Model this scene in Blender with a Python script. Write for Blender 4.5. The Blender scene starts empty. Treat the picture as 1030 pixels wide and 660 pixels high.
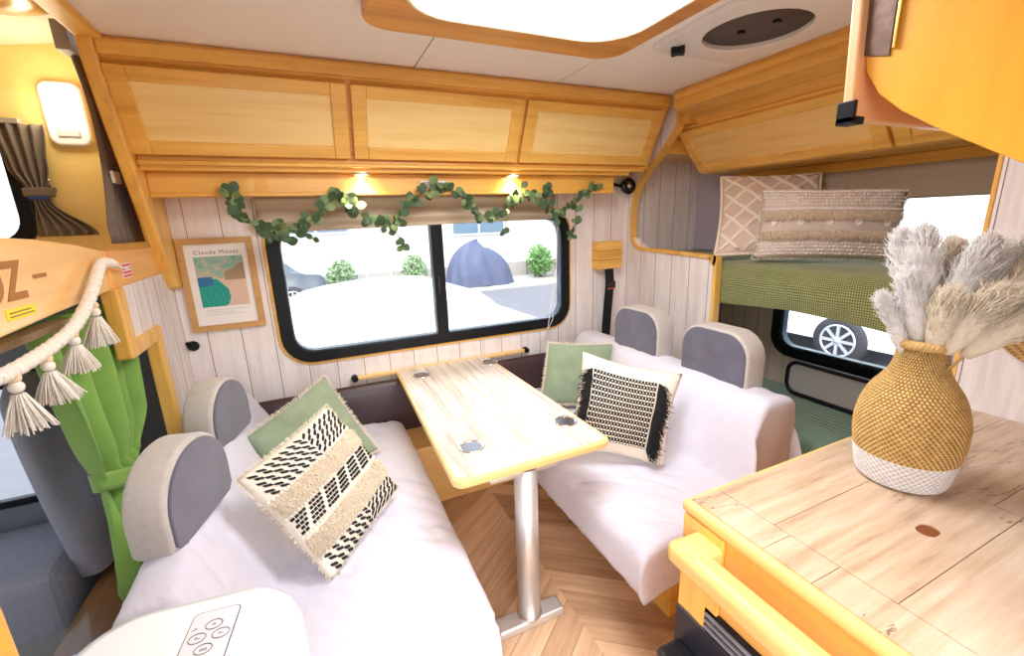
import bpy, bmesh, math, random
from mathutils import Vector, Matrix, noise
random.seed(7)
PI = math.pi
S = bpy.context.scene
C = S.collection

# ------------------------------------------------------------------ node helpers
class E:
    """a socket with arithmetic"""
    def __init__(s, nt, sock): s.nt = nt; s.s = sock
    def _m(s, op, *a):
        n = s.nt.nodes.new('ShaderNodeMath'); n.operation = op
        for i, v in enumerate((s,) + a):
            if isinstance(v, E): s.nt.links.new(v.s, n.inputs[i])
            else: n.inputs[i].default_value = v
        return E(s.nt, n.outputs[0])
    def __add__(s, o): return s._m('ADD', o)
    def __sub__(s, o): return s._m('SUBTRACT', o)
    def __mul__(s, o): return s._m('MULTIPLY', o)
    def __truediv__(s, o): return s._m('DIVIDE', o)
    def frac(s): return s._m('FRACT')
    def floor(s): return s._m('FLOOR')
    def abs(s): return s._m('ABSOLUTE')
    def sin(s): return s._m('SINE')
    def lt(s, o): return s._m('LESS_THAN', o)
    def gt(s, o): return s._m('GREATER_THAN', o)
    def max(s, o): return s._m('MAXIMUM', o)
    def min(s, o): return s._m('MINIMUM', o)

class NT:
    def __init__(s, name, rough=.5, spec=.5, metal=0, sheen=0, coat=0):
        s.m = bpy.data.materials.new(name); s.m.use_nodes = True
        s.nt = s.m.node_tree; s.b = s.nt.nodes['Principled BSDF']
        s.b.inputs['Roughness'].default_value = rough
        s.b.inputs['Specular IOR Level'].default_value = spec
        s.b.inputs['Metallic'].default_value = metal
        s.b.inputs['Sheen Weight'].default_value = sheen
        s.b.inputs['Coat Weight'].default_value = coat
    def coord(s, kind='Object'):
        t = s.nt.nodes.new('ShaderNodeTexCoord'); return t.outputs[kind]
    def xyz(s, kind='Object'):
        n = s.nt.nodes.new('ShaderNodeSeparateXYZ'); s.nt.links.new(s.coord(kind), n.inputs[0])
        return [E(s.nt, o) for o in n.outputs]
    def vec(s, x, y, z):
        n = s.nt.nodes.new('ShaderNodeCombineXYZ')
        for i, v in enumerate((x, y, z)):
            if isinstance(v, E): s.nt.links.new(v.s, n.inputs[i])
            else: n.inputs[i].default_value = v
        return n.outputs[0]
    def noise(s, vec, scale=5, detail=3, rough=.5):
        n = s.nt.nodes.new('ShaderNodeTexNoise'); n.inputs['Scale'].default_value = scale
        n.inputs['Detail'].default_value = detail; n.inputs['Roughness'].default_value = rough
        s.nt.links.new(vec, n.inputs['Vector']); return E(s.nt, n.outputs['Fac'])
    def white(s, e):
        n = s.nt.nodes.new('ShaderNodeTexWhiteNoise'); n.noise_dimensions = '1D'
        s.nt.links.new(e.s, n.inputs['W']); return E(s.nt, n.outputs['Value'])
    def ramp(s, e, stops):
        n = s.nt.nodes.new('ShaderNodeValToRGB'); s.nt.links.new(e.s, n.inputs[0])
        el = n.color_ramp.elements
        while len(el) < len(stops): el.new(.5)
        for q, (p, c) in zip(el, stops):
            q.position = p; q.color = (*c, 1) if len(c) == 3 else c
        return n.outputs[0]
    def fac(s, e, lo, hi):
        n = s.nt.nodes.new('ShaderNodeMapRange'); s.nt.links.new(e.s, n.inputs[0])
        n.inputs[1].default_value = lo; n.inputs[2].default_value = hi; return E(s.nt, n.outputs[0])
    def mix(s, f, a, b):
        n = s.nt.nodes.new('ShaderNodeMix'); n.data_type = 'RGBA'
        if isinstance(f, E): s.nt.links.new(f.s, n.inputs[0])
        else: n.inputs[0].default_value = f
        for k, v in ((6, a), (7, b)):
            if isinstance(v, tuple): n.inputs[k].default_value = (*v, 1)
            else: s.nt.links.new(v, n.inputs[k])
        return n.outputs[2]
    def base(s, c):
        if isinstance(c, tuple): s.b.inputs['Base Color'].default_value = (*c, 1)
        else: s.nt.links.new(c, s.b.inputs['Base Color'])
    def bump(s, e, strength=.3, dist=.002):
        n = s.nt.nodes.new('ShaderNodeBump'); n.inputs['Strength'].default_value = strength
        n.inputs['Distance'].default_value = dist
        s.nt.links.new(e.s, n.inputs['Height']); s.nt.links.new(n.outputs[0], s.b.inputs['Normal'])

def plain(name, c, rough=.5, metal=0, spec=.5, nscale=0, nstr=.2, var=.06, sheen=0, coat=0):
    t = NT(name, rough, spec, metal, sheen, coat)
    if nscale:
        n = t.noise(t.coord(), nscale, 4)
        t.base(t.mix(n, tuple(max(0, x*(1-var*2)) for x in c), tuple(min(1, x*(1+var)) for x in c)))
        t.bump(n, nstr, .003)
    else: t.base(c)
    return t.m

def wood(name, light, dark, axis='x', scale=1.0, rough=.35, coat=.25, boards=0):
    t = NT(name, rough, .5, 0, 0, coat)
    x, y, z = t.xyz()
    k = {'x': (.6, 9, 9), 'y': (9, .6, 9), 'z': (9, 9, .6)}[axis]
    off = 0
    v = t.vec(x*k[0], y*k[1], z*k[2])
    n1 = t.noise(v, 1.6*scale, 5, .6); n2 = t.noise(v, 7*scale, 3, .6)
    f = t.fac(n1*.75+n2*.3, .33, .72)
    if boards:
        a = {'x': z, 'y': z, 'z': x+y}[axis]
        w = t.white((a*boards).floor())
        f = (f*.6+w*.45)
    col = t.ramp(f, [(0, dark), (.5, tuple((a*.35+b*.65) for a, b in zip(dark, light))), (1, light)])
    t.base(col); t.bump(n2, .08, .001)
    return t.m

def planks(name, axis='x', width=.14, light=(.90, .86, .85), tint=(.74, .65, .62), joint=(.20, .13, .10), along='z', phase=0.0, wear=.35, jw=.0016):
    t = NT(name, .45, .4)
    d = dict(zip('xyz', t.xyz()))
    c = d[axis]; a = d[along]
    q = (c+(100.0+phase))/width
    f = q.frac(); idx = q.floor(); r = t.white(idx)
    edge = f.min((f*-1.0)+1.0)
    line = edge.lt(jw/width)
    v = t.vec(c*16.0+r*30.0, a*1.4+r*17.0, r*9.0)
    g = t.noise(v, 1.5, 6, .65)
    g2 = t.noise(t.vec(c*70.0, a*5.0+r*5.0, r), 1.2, 4, .6)
    big = t.noise(t.vec(c*3.0+r*4.0, a*1.2, r*9.0), 1.8, 3, .5)
    f1 = t.fac(g*.6+g2*.4, .40, .66)
    c1 = t.mix(f1, tint, light)
    c1 = t.mix(t.fac(r*.5+f1*.5, 0, 1), c1, light)
    scr = t.fac(g2*.5+big*.5, .60, .70)
    c1 = t.mix(scr*wear, c1, tuple(x*.55 for x in tint))
    col = t.mix(line, c1, joint)
    t.base(col)
    t.bump((line*-1.0)+g2*.15, .25, .002)
    return t.m

# ------------------------------------------------------------------ mesh helpers
class MB:
    def __init__(s): s.bm = bmesh.new(); s.uv = s.bm.loops.layers.uv.new('UVMap'); s.mi = 0; s.sm = False
    def face(s, vs, uvs=None, smooth=None):
        try: f = s.bm.faces.new(vs)
        except ValueError: return None
        f.material_index = s.mi; f.smooth = s.sm if smooth is None else smooth
        if uvs:
            for l, u in zip(f.loops, uvs): l[s.uv].uv = u
        return f
    def v(s, p): return s.bm.verts.new(p)
    def box(s, x0, x1, y0, y1, z0, z1):
        V = [s.v((x, y, z)) for x in (x0, x1) for y in (y0, y1) for z in (z0, z1)]
        for q in ((0,1,3,2), (4,6,7,5), (0,4,5,1), (2,3,7,6), (0,2,6,4), (1,5,7,3)): s.face([V[i] for i in q])
        return s
    def obox(s, M, sx, sy, sz):
        V = [s.v(M @ Vector((x, y, z))) for x in (-sx/2, sx/2) for y in (-sy/2, sy/2) for z in (-sz/2, sz/2)]
        for q in ((0,1,3,2), (4,6,7,5), (0,4,5,1), (2,3,7,6), (0,2,6,4), (1,5,7,3)): s.face([V[i] for i in q])
        return s
    def prism(s, prof, axis, a0, a1):
        """prof: 2-D loop in the two other axes (order x,y,z without axis)"""
        def P(p, a):
            return {'x': (a, p[0], p[1]), 'y': (p[0], a, p[1]), 'z': (p[0], p[1], a)}[axis]
        A = [s.v(P(p, a0)) for p in prof]; B = [s.v(P(p, a1)) for p in prof]
        n = len(prof)
        s.face(A[::-1], smooth=False); s.face(B, smooth=False)
        for i in range(n): s.face([A[i], A[(i+1) % n], B[(i+1) % n], B[i]])
        return s
    def ring(s, out, inn, axis, a0, a1):
        """plate with a hole: two 2-D loops of the same length"""
        def P(p, a):
            return {'x': (a, p[0], p[1]), 'y': (p[0], a, p[1]), 'z': (p[0], p[1], a)}[axis]
        n = len(out)
        L = [[s.v(P(p, a)) for p in lp] for lp in (out, inn) for a in (a0, a1)]
        for i in range(n):
            j = (i+1) % n
            s.face([L[0][i], L[0][j], L[1][j], L[1][i]]); s.face([L[2][j], L[2][i], L[3][i], L[3][j]])
            s.face([L[0][j], L[0][i], L[2][i], L[2][j]], smooth=False); s.face([L[1][i], L[1][j], L[3][j], L[3][i]], smooth=False)
        return s
    def tube(s, pts, r, seg=8, cap=True, close=False):
        pts = [Vector(p) for p in pts]; n = len(pts)
        R = r if isinstance(r, (list, tuple)) else [r]*n
        up = None; rings = []
        for i, p in enumerate(pts):
            if close: d = pts[(i+1) % n]-pts[i-1]
            else: d = pts[min(i+1, n-1)]-pts[max(i-1, 0)]
            if d.length < 1e-9: d = Vector((0, 0, 1))
            d.normalize()
            if up is None:
                up = Vector((0, 0, 1)) if abs(d.z) < .9 else Vector((1, 0, 0))
            a = (up-d*up.dot(d))
            if a.length < 1e-6: a = d.orthogonal()
            a.normalize(); up = a; b = d.cross(a)
            rings.append([s.v(p+(a*math.cos(2*PI*k/seg)+b*math.sin(2*PI*k/seg))*R[i]) for k in range(seg)])
        m = n if close else n-1
        for i in range(m):
            A, B = rings[i], rings[(i+1) % n]
            for k in range(seg): s.face([A[k], A[(k+1) % seg], B[(k+1) % seg], B[k]], smooth=True)
        if cap and not close and seg > 2:
            s.face(rings[0][::-1]); s.face(rings[-1])
        return s
    def lathe(s, prof, c, seg=32, axis='z', caps=True):
        cx, cy, cz = c; rings = []
        for r, h in prof:
            rr = []
            for k in range(seg):
                a = 2*PI*k/seg; p, q = r*math.cos(a), r*math.sin(a)
                rr.append(s.v({'z': (cx+p, cy+q, cz+h), 'y': (cx+p, cy+h, cz+q), 'x': (cx+h, cy+p, cz+q)}[axis]))
            rings.append(rr)
        for i in range(len(rings)-1):
            for k in range(seg):
                s.face([rings[i][k], rings[i][(k+1) % seg], rings[i+1][(k+1) % seg], rings[i+1][k]],
                       [(k/seg, i/len(rings)), ((k+1)/seg, i/len(rings)), ((k+1)/seg, (i+1)/len(rings)), (k/seg, (i+1)/len(rings))], smooth=True)
        if caps: s.face(rings[0][::-1]); s.face(rings[-1])
        return s
    def grid(s, fn, nu, nv, smooth=True, closeu=False):
        V = [[s.v(fn(i/nu, j/nv)) for j in range(nv+1)] for i in range(nu+(0 if closeu else 1))]
        for i in range(nu):
            i2 = (i+1) % len(V) if closeu else i+1
            for j in range(nv):
                s.face([V[i][j], V[i2][j], V[i2][j+1], V[i][j+1]],
                       [(i/nu, j/nv), ((i+1)/nu, j/nv), ((i+1)/nu, (j+1)/nv), (i/nu, (j+1)/nv)], smooth=smooth)
        return s
    def ball(s, c, r, seg=10, sc=(1, 1, 1)):
        c = Vector(c)
        def f(u, v):
            a = 2*PI*u; b = PI*(.001+.998*v)
            return c+Vector((sc[0]*r*math.sin(b)*math.cos(a), sc[1]*r*math.sin(b)*math.sin(a), sc[2]*r*math.cos(b)))
        return s.grid(f, seg, max(4, seg//2), closeu=True)
    def build(s, name, mats, parent=None, bev=0, sub=0, solid=0, origin=True, fix=True, bseg=2):
        if fix: bmesh.ops.recalc_face_normals(s.bm, faces=s.bm.faces)
        me = bpy.data.meshes.new(name); s.bm.to_mesh(me); s.bm.free()
        for m in (mats if isinstance(mats, (list, tuple)) else [mats]): me.materials.append(m)
        o = bpy.data.objects.new(name, me); C.objects.link(o)
        if parent:
            o.parent = parent; w = wloc(parent); me.transform(Matrix.Translation(-w))
        elif origin:
            xs = [v.co for v in me.vertices]
            lo = Vector([min(p[i] for p in xs) for i in range(3)]); hi = Vector([max(p[i] for p in xs) for i in range(3)])
            c = (lo+hi)/2; c.z = lo.z
            me.transform(Matrix.Translation(-c)); o.location = c
        if solid:
            m = o.modifiers.new('Solidify', 'SOLIDIFY'); m.thickness = solid; m.offset = 0
        if bev:
            m = o.modifiers.new('Bevel', 'BEVEL'); m.width = bev; m.segments = bseg; m.limit_method = 'ANGLE'; m.harden_normals = False
        if sub:
            m = o.modifiers.new('Subdivision', 'SUBSURF'); m.levels = sub; m.render_levels = sub
        return o

def wloc(o):
    w = Vector((0, 0, 0))
    while o: w += o.location; o = o.parent
    return w
def tag(o, label=None, cat=None, group=None, kind=None):
    if label: o['label'] = label
    if cat: o['category'] = cat
    if group: o['group'] = group
    if kind: o['kind'] = kind
    return o
def thing(name, loc, label, cat, group=None):
    o = bpy.data.objects.new(name, None); C.objects.link(o); o.location = loc; o.empty_display_size = .05
    return tag(o, label, cat, group)
def struct(o): o['kind'] = 'structure'; return o
def copy_tree(o, parent=None):
    c = o.copy(); C.objects.link(c)
    if parent: c.parent = parent
    for ch in [q for q in bpy.data.objects if q.parent == o]: copy_tree(ch, c)
    return c
def rrect(cx, cy, w, h, r, n=6):
    pts = []
    for k, (sx, sy) in enumerate(((1, 1), (-1, 1), (-1, -1), (1, -1))):
        ox, oy = cx+sx*(w/2-r), cy+sy*(h/2-r)
        for i in range(n+1):
            a = PI/2*k+PI/2*i/n
            pts.append((ox+r*math.cos(a), oy+r*math.sin(a)))
    return pts
def rectloop(x0, x1, y0, y1, inner):
    """points on a rectangle matching a loop, corners kept"""
    cx = sum(p[0] for p in inner)/len(inner); cy = sum(p[1] for p in inner)/len(inner)
    n = len(inner)//4; out = []
    xs = [p[0] for p in inner]; ys = [p[1] for p in inner]
    X0, X1, Y0, Y1 = min(xs), max(xs), min(ys), max(ys)
    for i, p in enumerate(inner):
        k = i//n; j = i % n; h = (n-1)/2
        cxr = (x1, x0, x0, x1)[k]; cyr = (y1, y1, y0, y0)[k]
        if abs(j-h) < .6: out.append((cxr, cyr))
        else:
            first = j < h
            vert = (first and k in (0, 2)) or (not first and k in (1, 3))
            out.append((cxr, min(max(p[1], y0), y1)) if vert else (min(max(p[0], x0), x1), cyr))
    return out
def text(name, body, size, M, mat, parent=None, extrude=.0006, spacing=1.0, align='CENTER', bold=0):
    cu = bpy.data.curves.new('text', 'FONT'); cu.body = body; cu.size = size; cu.extrude = extrude
    cu.space_character = spacing; cu.align_x = align; cu.align_y = 'CENTER'; cu.offset = bold
    t = bpy.data.objects.new('t', cu); C.objects.link(t)
    dg = bpy.context.evaluated_depsgraph_get()
    me = bpy.data.meshes.new_from_object(t.evaluated_get(dg)); bpy.data.objects.remove(t)
    me.name = name; me.transform(M); me.materials.clear(); me.materials.append(mat)
    o = bpy.data.objects.new(name, me); C.objects.link(o)
    if parent: o.parent = parent; me.transform(Matrix.Translation(-wloc(parent)))
    return o
def frame_of(o, x, z):
    """matrix with local x, local z (normal) at origin o"""
    x = Vector(x).normalized(); z = Vector(z); z = (z-x*z.dot(x)).normalized(); y = z.cross(x)
    M = Matrix((x, y, z)).transposed().to_4x4(); M.translation = Vector(o); return M
def catmull(P, n=6, closed=False):
    P = [Vector(p) for p in P]; out = []
    for i in range(len(P)-1):
        a, b, c, d = P[max(i-1, 0)], P[i], P[i+1], P[min(i+2, len(P)-1)]
        for k in range(n):
            t = k/n
            out.append(.5*((2*b)+(c-a)*t+(2*a-5*b+4*c-d)*t*t+(3*b-a-3*c+d)*t**3))
    out.append(P[-1]); return out

# ------------------------------------------------------------------ materials
HL, HD = (.92, .56, .13), (.62, .29, .04)
w_x = wood('honey_wood_x', HL, HD, 'x'); w_y = wood('honey_wood_y', HL, HD, 'y'); w_z = wood('honey_wood_z', HL, HD, 'z')
p_x = wood('pale_panel_x', (.95, .74, .33), (.82, .55, .17), 'x', 1.3); p_y = wood('pale_panel_y', (.90, .62, .24), (.74, .42, .10), 'y', 1.3)
y_x = wood('yellow_ply', (.98, .77, .31), (.92, .66, .21), 'x', .8)
o_z = wood('orange_panel_z', (.95, .50, .055), (.78, .31, .02), 'z', .35)
o_y = wood('orange_panel_y', (.95, .50, .13), (.78, .34, .06), 'y', .8)
f_wood = wood('frame_oak', (.62, .36, .13), (.46, .24, .08), 'x', 1.5, .5, 0)
pale_w = wood('pale_beech', (.88, .58, .22), (.78, .45, .13), 'y', .5)
tab_w = wood('birch_edge', (.95, .66, .28), (.82, .48, .16), 'x', .8)
wall_x = planks('white_planks_back', 'x', .14, phase=.05)
wall_y = planks('white_planks_divider', 'y', .14, phase=.02)
wall_yl = planks('white_planks_left', 'y', .12, phase=.02, tint=(.66, .58, .55))
wall_q = planks('white_planks_galley', 'y', .24, phase=.175, light=(.84, .79, .78), tint=(.66, .58, .56), wear=.55)
wall_r = planks('shaded_planks_rear', 'y', .10, light=(.66, .56, .44), tint=(.52, .42, .31))  # rear planks browned: shade under the bunk is put into the colour
ceil_m = plain('ceiling_vinyl', (.90, .885, .885), .6, nscale=120, nstr=.25, var=.02)
cabceil_m = plain('cream_lining', (.90, .82, .70), .6, nscale=100, nstr=.2, var=.02)
def cotton():
    t = NT('white_cotton', .85, .3, sheen=.15)
    x, y, z = t.xyz()
    n1 = t.noise(t.vec(x*3.0+y*1.5, y*1.6-x*.6, z*3.0), 2.0, 4, .6); n2 = t.noise(t.coord(), 160, 2)
    r = (n1-.5).abs()
    t.base(t.mix(n1, (.61, .605, .70), (.68, .67, .755)))
    t.bump(r.min(.05)*3.5+n1*.9+n2*.02, .45, .012); return t.m
throw_m = cotton()
suede_g = plain('slate_suede', (.105, .10, .145), .75, nscale=14, nstr=.15, var=.22, sheen=.5)
suede_l = plain('light_suede', (.50, .46, .42), .8, nscale=60, nstr=.2, var=.10, sheen=.4)
seat_f = plain('seat_fabric', (.45, .42, .39), .8, nscale=60)
leather = plain('dark_brown_leather', (.055, .03, .035), .38, nscale=25, nstr=.3, var=.15)
black_m = plain('black_rubber', (.008, .009, .012), .35, spec=.25)
blk_gloss = plain('black_gloss', (.01, .01, .012), .15)
chrome = plain('chrome', (.80, .80, .80), .15, 1)
alu = plain('brushed_aluminium', (.74, .75, .77), .42, .85)
white_pl = plain('white_plastic', (.85, .86, .88), .22, coat=.4)
white_m = plain('white_enamel', (.88, .88, .87), .4)
grey_pl = plain('grey_plastic', (.28, .29, .30), .5)
beige_cl = plain('beige_blind_cloth', (.62, .52, .38), .85, nscale=150, nstr=.3, var=.06)
taupe = plain('taupe_cloth', (.44, .34, .25), .85, nscale=120, nstr=.3, var=.08)
gcurt = plain('green_velour', (.22, .42, .075), .8, nscale=20, nstr=.1, var=.08, sheen=.3)
gre_cu = plain('grey_curtain_cloth', (.20, .165, .14), .85, nscale=80, nstr=.2, var=.08)
dgre_cu = plain('dark_grey_curtain_lining', (.06, .06, .065), .85)
sage = plain('sage_velvet', (.27, .36, .24), .8, nscale=12, nstr=.25, var=.18, sheen=.4)
cream = plain('cream_cotton', (.84, .77, .64), .9, nscale=120, nstr=.4, var=.06)
cream_d = plain('natural_fringe', (.80, .69, .52), .9, nscale=90, nstr=.4, var=.12)
cord_m = plain('cotton_cord', (.86, .80, .70), .9, nscale=150, nstr=.4, var=.06)
pinkb = plain('pink_beige_linen', (.68, .53, .44), .9, nscale=150, nstr=.4, var=.08)
blk_yarn = plain('black_yarn', (.012, .012, .013), .9)
bead_m = plain('wood_bead', (.80, .60, .36), .5)
leaf_m = plain('garland_leaf', (.06, .125, .05), .6, nscale=25, nstr=.1, var=.35)
stem_m = plain('garland_stem', (.12, .10, .05), .7)
def thin_glass(name):
    m = bpy.data.materials.new(name); m.use_nodes = True; nt = m.node_tree; nt.nodes.clear()
    out = nt.nodes.new('ShaderNodeOutputMaterial'); tr = nt.nodes.new('ShaderNodeBsdfTransparent'); gl = nt.nodes.new('ShaderNodeBsdfGlossy')
    tr.inputs[0].default_value = (.95, .975, .98, 1); gl.inputs['Roughness'].default_value = .02
    fr = nt.nodes.new('ShaderNodeFresnel'); fr.inputs[0].default_value = 1.35; mx = nt.nodes.new('ShaderNodeMixShader')
    nt.links.new(fr.outputs[0], mx.inputs[0]); nt.links.new(tr.outputs[0], mx.inputs[1]); nt.links.new(gl.outputs[0], mx.inputs[2]); nt.links.new(mx.outputs[0], out.inputs[0])
    return m
glass_m = thin_glass('window_glass')
def emis(name, c, st):
    m = bpy.data.materials.new(name); m.use_nodes = True; b = m.node_tree.nodes['Principled BSDF']
    b.inputs['Base Color'].default_value = (*c, 1); b.inputs['Emission Color'].default_value = (*c, 1); b.inputs['Emission Strength'].default_value = st
    return m
em_ceiling = emis('lamp_diffuser', (.97, .98, 1), 6)
em_spot = emis('spot_glow', (1, .80, .45), 60)
em_side = emis('side_lamp_glow', (1, .90, .70), 5)

def chevron_mat():
    t = NT('chevron_laminate', .38, .5)
    x, y, z = t.xyz('UV')          # x along the board in metres, y = board id
    r = t.white(y)
    g = t.noise(t.vec(x*2.2+r*20.0, z*0.0, y*3.7), 1.0, 4, .6)
    xo, yo, zo = t.xyz()
    n = t.nt.nodes.new('ShaderNodeUVMap'); n.uv_map = 'Across'
    sp = t.nt.nodes.new('ShaderNodeSeparateXYZ'); t.nt.links.new(n.outputs[0], sp.inputs[0]); ac = E(t.nt, sp.outputs[0])
    g = t.noise(t.vec(x*3.0+r*20.0, ac*46.0, y*3.7), 1.0, 5, .65)
    g2 = t.noise(t.vec(x*1.2+r*9.0, ac*12.0, y*1.7), 1.3, 3, .5)
    f = t.fac(g*.45+g2*.3+r*.25, .30, .68)
    col = t.ramp(f, [(0, (.25, .14, .075)), (.5, (.50, .32, .19)), (1, (.72, .51, .34))])
    e = ac.min((ac*-1.0)+.095)
    col = t.mix(e.lt(.0011), col, (.20, .11, .06))
    t.base(col); t.bump(g, .1, .001); return t.m
floor_m = chevron_mat()

def counter_mat():
    t = NT('galley_laminate', .3, .5, coat=.3)
    x, y, z = t.xyz()
    b = (y*3.1+x*.05).floor(); r = t.white(b)
    g = t.noise(t.vec(x*2.2+r*7.0, y*24.0, r), 1.6, 6, .62)
    g2 = t.noise(t.vec(x*.8+r*5.0, y*5.0, r), 1.6, 3, .6)
    f = t.fac(g*.6+g2*.4, .33, .66)
    col = t.ramp(f, [(0, (.30, .19, .11)), (.45, (.53, .385, .26)), (1, (.68, .55, .42))])
    cr = t.noise(t.vec(x*1.7+3.3, y*11.0+x*1.5, r*3.0), 1.5, 5, .6)
    line = (cr-.5).abs().lt(.007)
    msk = t.noise(t.vec(x*1.2, y*1.7, 4.0), 2.2, 2, .5).gt(.50)
    col = t.mix(line*msk*.85, col, (.16, .08, .04))
    t.base(col); t.bump(g, .1, .001); return t.m
counter_m = counter_mat()
def table_mat():
    t = NT('table_laminate', .38, .4, coat=.12)
    x, y, z = t.xyz()
    q = (x+10.02)/.117; r = t.white(q.floor()); fr = q.frac()
    g = t.noise(t.vec(x*30.0+r*9.0, y*1.8+r*4.0, r), 1.4, 6, .65)
    f = t.fac(g, .36, .66)
    col = t.ramp(f, [(0, (.46, .37, .29)), (.5, (.66, .59, .52)), (1, (.72, .67, .62))])
    col = t.mix(fr.min((fr*-1.0)+1.0).lt(.008), col, (.42, .28, .18))
    t.base(col); return t.m
table_m = table_mat()

def waffle(name, lightc, darkc, n=90, m=90, strength=.8):
    t = NT(name, .9, .2, sheen=.3)
    u, v, w = t.xyz('UV')
    a = (u*(n*PI)).sin().abs(); b = (v*(m*PI)).sin().abs()
    h = a*b
    nn = t.noise(t.coord(), 14, 3)
    col = t.mix(t.fac(h+nn*.3-.15, .12, .7), darkc, lightc)
    t.base(col); t.bump(h, strength, .006); return t.m
olive = waffle('olive_waffle_knit', (.40, .44, .15), (.13, .15, .03), 46, 190)
mint = waffle('mint_waffle_knit', (.36, .52, .36), (.11, .20, .12), 60, 160)

def rope_mat(name, l, d, n):
    t = NT(name, .75, .3)
    x, y, z = t.xyz('UV')
    ox, oy, oz = t.xyz()
    s_ = (x*n+(oz/.0068).floor()*.5)
    a = (s_*PI).sin().abs()
    nn = t.noise(t.coord(), 45, 4, .7)
    col = t.mix(t.fac(a*.55+nn*.6, .35, .95), d, l)
    t.base(col); t.bump(a, .8, .004); return t.m
rope_m = rope_mat('seagrass_rope', (.78, .52, .20), (.30, .15, .035), 58)
rope_w = rope_mat('white_rope', (.90, .87, .85), (.60, .54, .52), 44)
basket_m = rope_mat('wicker', (.66, .42, .16), (.32, .17, .05), 60)

# ================================================================== SETTING
YB, XP, XR, XL, XQ, ZC, YF = 2.48, 2.0, 2.65, -.60, 1.89, 2.15, -.15
# ---- floor
me_b = MB(); ac = me_b.bm.loops.layers.uv.new('Across')
bw, ln = .095, .40          # board width measured along the column, column width
k = 0
x0s = [.755-4*ln+i*ln for i in range(9)]
for ci, cx in enumerate(x0s):
    s_ = 1 if ci % 2 else -1; rise = ln*s_*.78
    j0 = -10
    for j in range(-8, 46):
        a = YF-.4+j*bw*1.3
        k += 1
        P = [(cx, a), (cx+ln, a+rise), (cx+ln, a+rise+bw*1.3), (cx, a+bw*1.3)]
        if max(p[1] for p in P) < YF-.05 or min(p[1] for p in P) > YB: continue
        P = [(p[0], min(max(p[1], YF), YB)) for p in P]
        f = me_b.face([me_b.v((p[0], p[1], 0)) for p in P])
        if not f: continue
        for l, u, w in zip(f.loops, (0, .5, .5, 0), (0, 0, .095, .095)):
            l[me_b.uv].uv = (u, k*1.0+.5); l[ac].uv = (w, 0)
o = me_b.build('floor', floor_m, origin=False, fix=False); struct(o)
o = MB().box(XL-1.6, XR+.1, YF, YB+.1, -.08, -.004).build('trim_7', grey_pl, origin=False); struct(o)

# ---- ceiling: vinyl boards with seams
c = MB()
for a, b in ((XL+.03, .500), (.506, 1.208), (1.214, XR)):
    c.box(a, b, YF, YB, ZC, ZC+.03)
o = c.build('ceiling', ceil_m, origin=False); struct(o)
o = MB().box(XL+.03, XR, YF, YB, ZC+.031, ZC+.05).build('trim_1', plain('seam_brown', (.16, .11, .08)), origin=False); struct(o)
# ceiling over the cab bunk, slopes down forward
o = MB().prism([(-2.2, 2.02), (XL+.03, 2.27), (XL+.03, 2.30), (-2.2, 2.05)], 'y', YF, YB).build('ceiling', cabceil_m, origin=False); struct(o)
# ceiling edge board at the step up
o = MB().box(XL-.01, XL+.06, YF, 2.06, ZC-.02, 2.27).build('trim_2', w_y, origin=False, bev=.008); struct(o)

# ---- window wall with hole
WX0, WX1, WZ0, WZ1 = -.20, 1.53, .80, 1.56
wcx, wcz, ww, wh = (WX0+WX1)/2, (WZ0+WZ1)/2, WX1-WX0, WZ1-WZ0
hole = rrect(wcx, wcz, ww-.04, wh-.04, .13)
o = MB().ring(rectloop(XL, XR+.05, 0, ZC, hole), hole, 'y', YB, YB+.06).build('wall_back', wall_x, origin=False); struct(o)
win = bpy.data.objects.new('window_1', None); C.objects.link(win); win.location = (wcx, YB, WZ0); struct(win)
o = MB().ring(rrect(wcx, wcz, ww+.03, wh+.03, .16), rrect(wcx, wcz, ww, wh, .145), 'y', YB-.012, YB+.01).build('window_trim', w_x, win, bev=.003)
o = MB().ring(rrect(wcx, wcz, ww, wh, .145), rrect(wcx, wcz, ww-.115, wh-.115, .10), 'y', YB-.022, YB+.05).build('window_frame', black_m, win, bev=.004)
o = MB().ring(rrect(wcx, wcz, ww-.115, wh-.115, .10), rrect(wcx, wcz, ww-.128, wh-.128, .095), 'y', YB-.012, YB+.04).build('inner_bead', plain('blue_black_seal', (.05, .08, .13), .2), win)
o = MB().box(.622, .690, YB-.018, YB+.045, WZ0+.05, WZ1-.05).build('mullion', black_m, win, bev=.004)
o = MB().box(.640, .652, YB-.030, YB-.018, 1.10, 1.20).build('sash_latch', plain('latch', (.03, .03, .035), .25), win, bev=.004)
o = MB().box(WX0+.055, .63, YB+.02, YB+.025, WZ0+.05, WZ1-.05).build('pane', glass_m, win)
o = MB().box(.68, WX1-.055, YB+.008, YB+.013, WZ0+.05, WZ1-.05).build('pane', glass_m, win)

# ---- left: partition beside the cab, stepped, with honey trim
o = MB().prism([(1.86, 1.33), (1.86, 1.13), (2.12, 1.13), (2.12, 0), (YB, 0), (YB, 1.33)], 'x', XL-.02, XL).build('wall_left', wall_yl, origin=False); struct(o)
st = MB().prism([(1.80, 1.33), (1.80, 1.09), (2.075, 1.09), (2.075, .55), (2.13, .55), (2.13, 1.145), (1.86, 1.145), (1.86, 1.33)], 'x', XL-.035, XL+.015)
o = st.build('trim_3', w_z, origin=False, bev=.008); struct(o)
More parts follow.
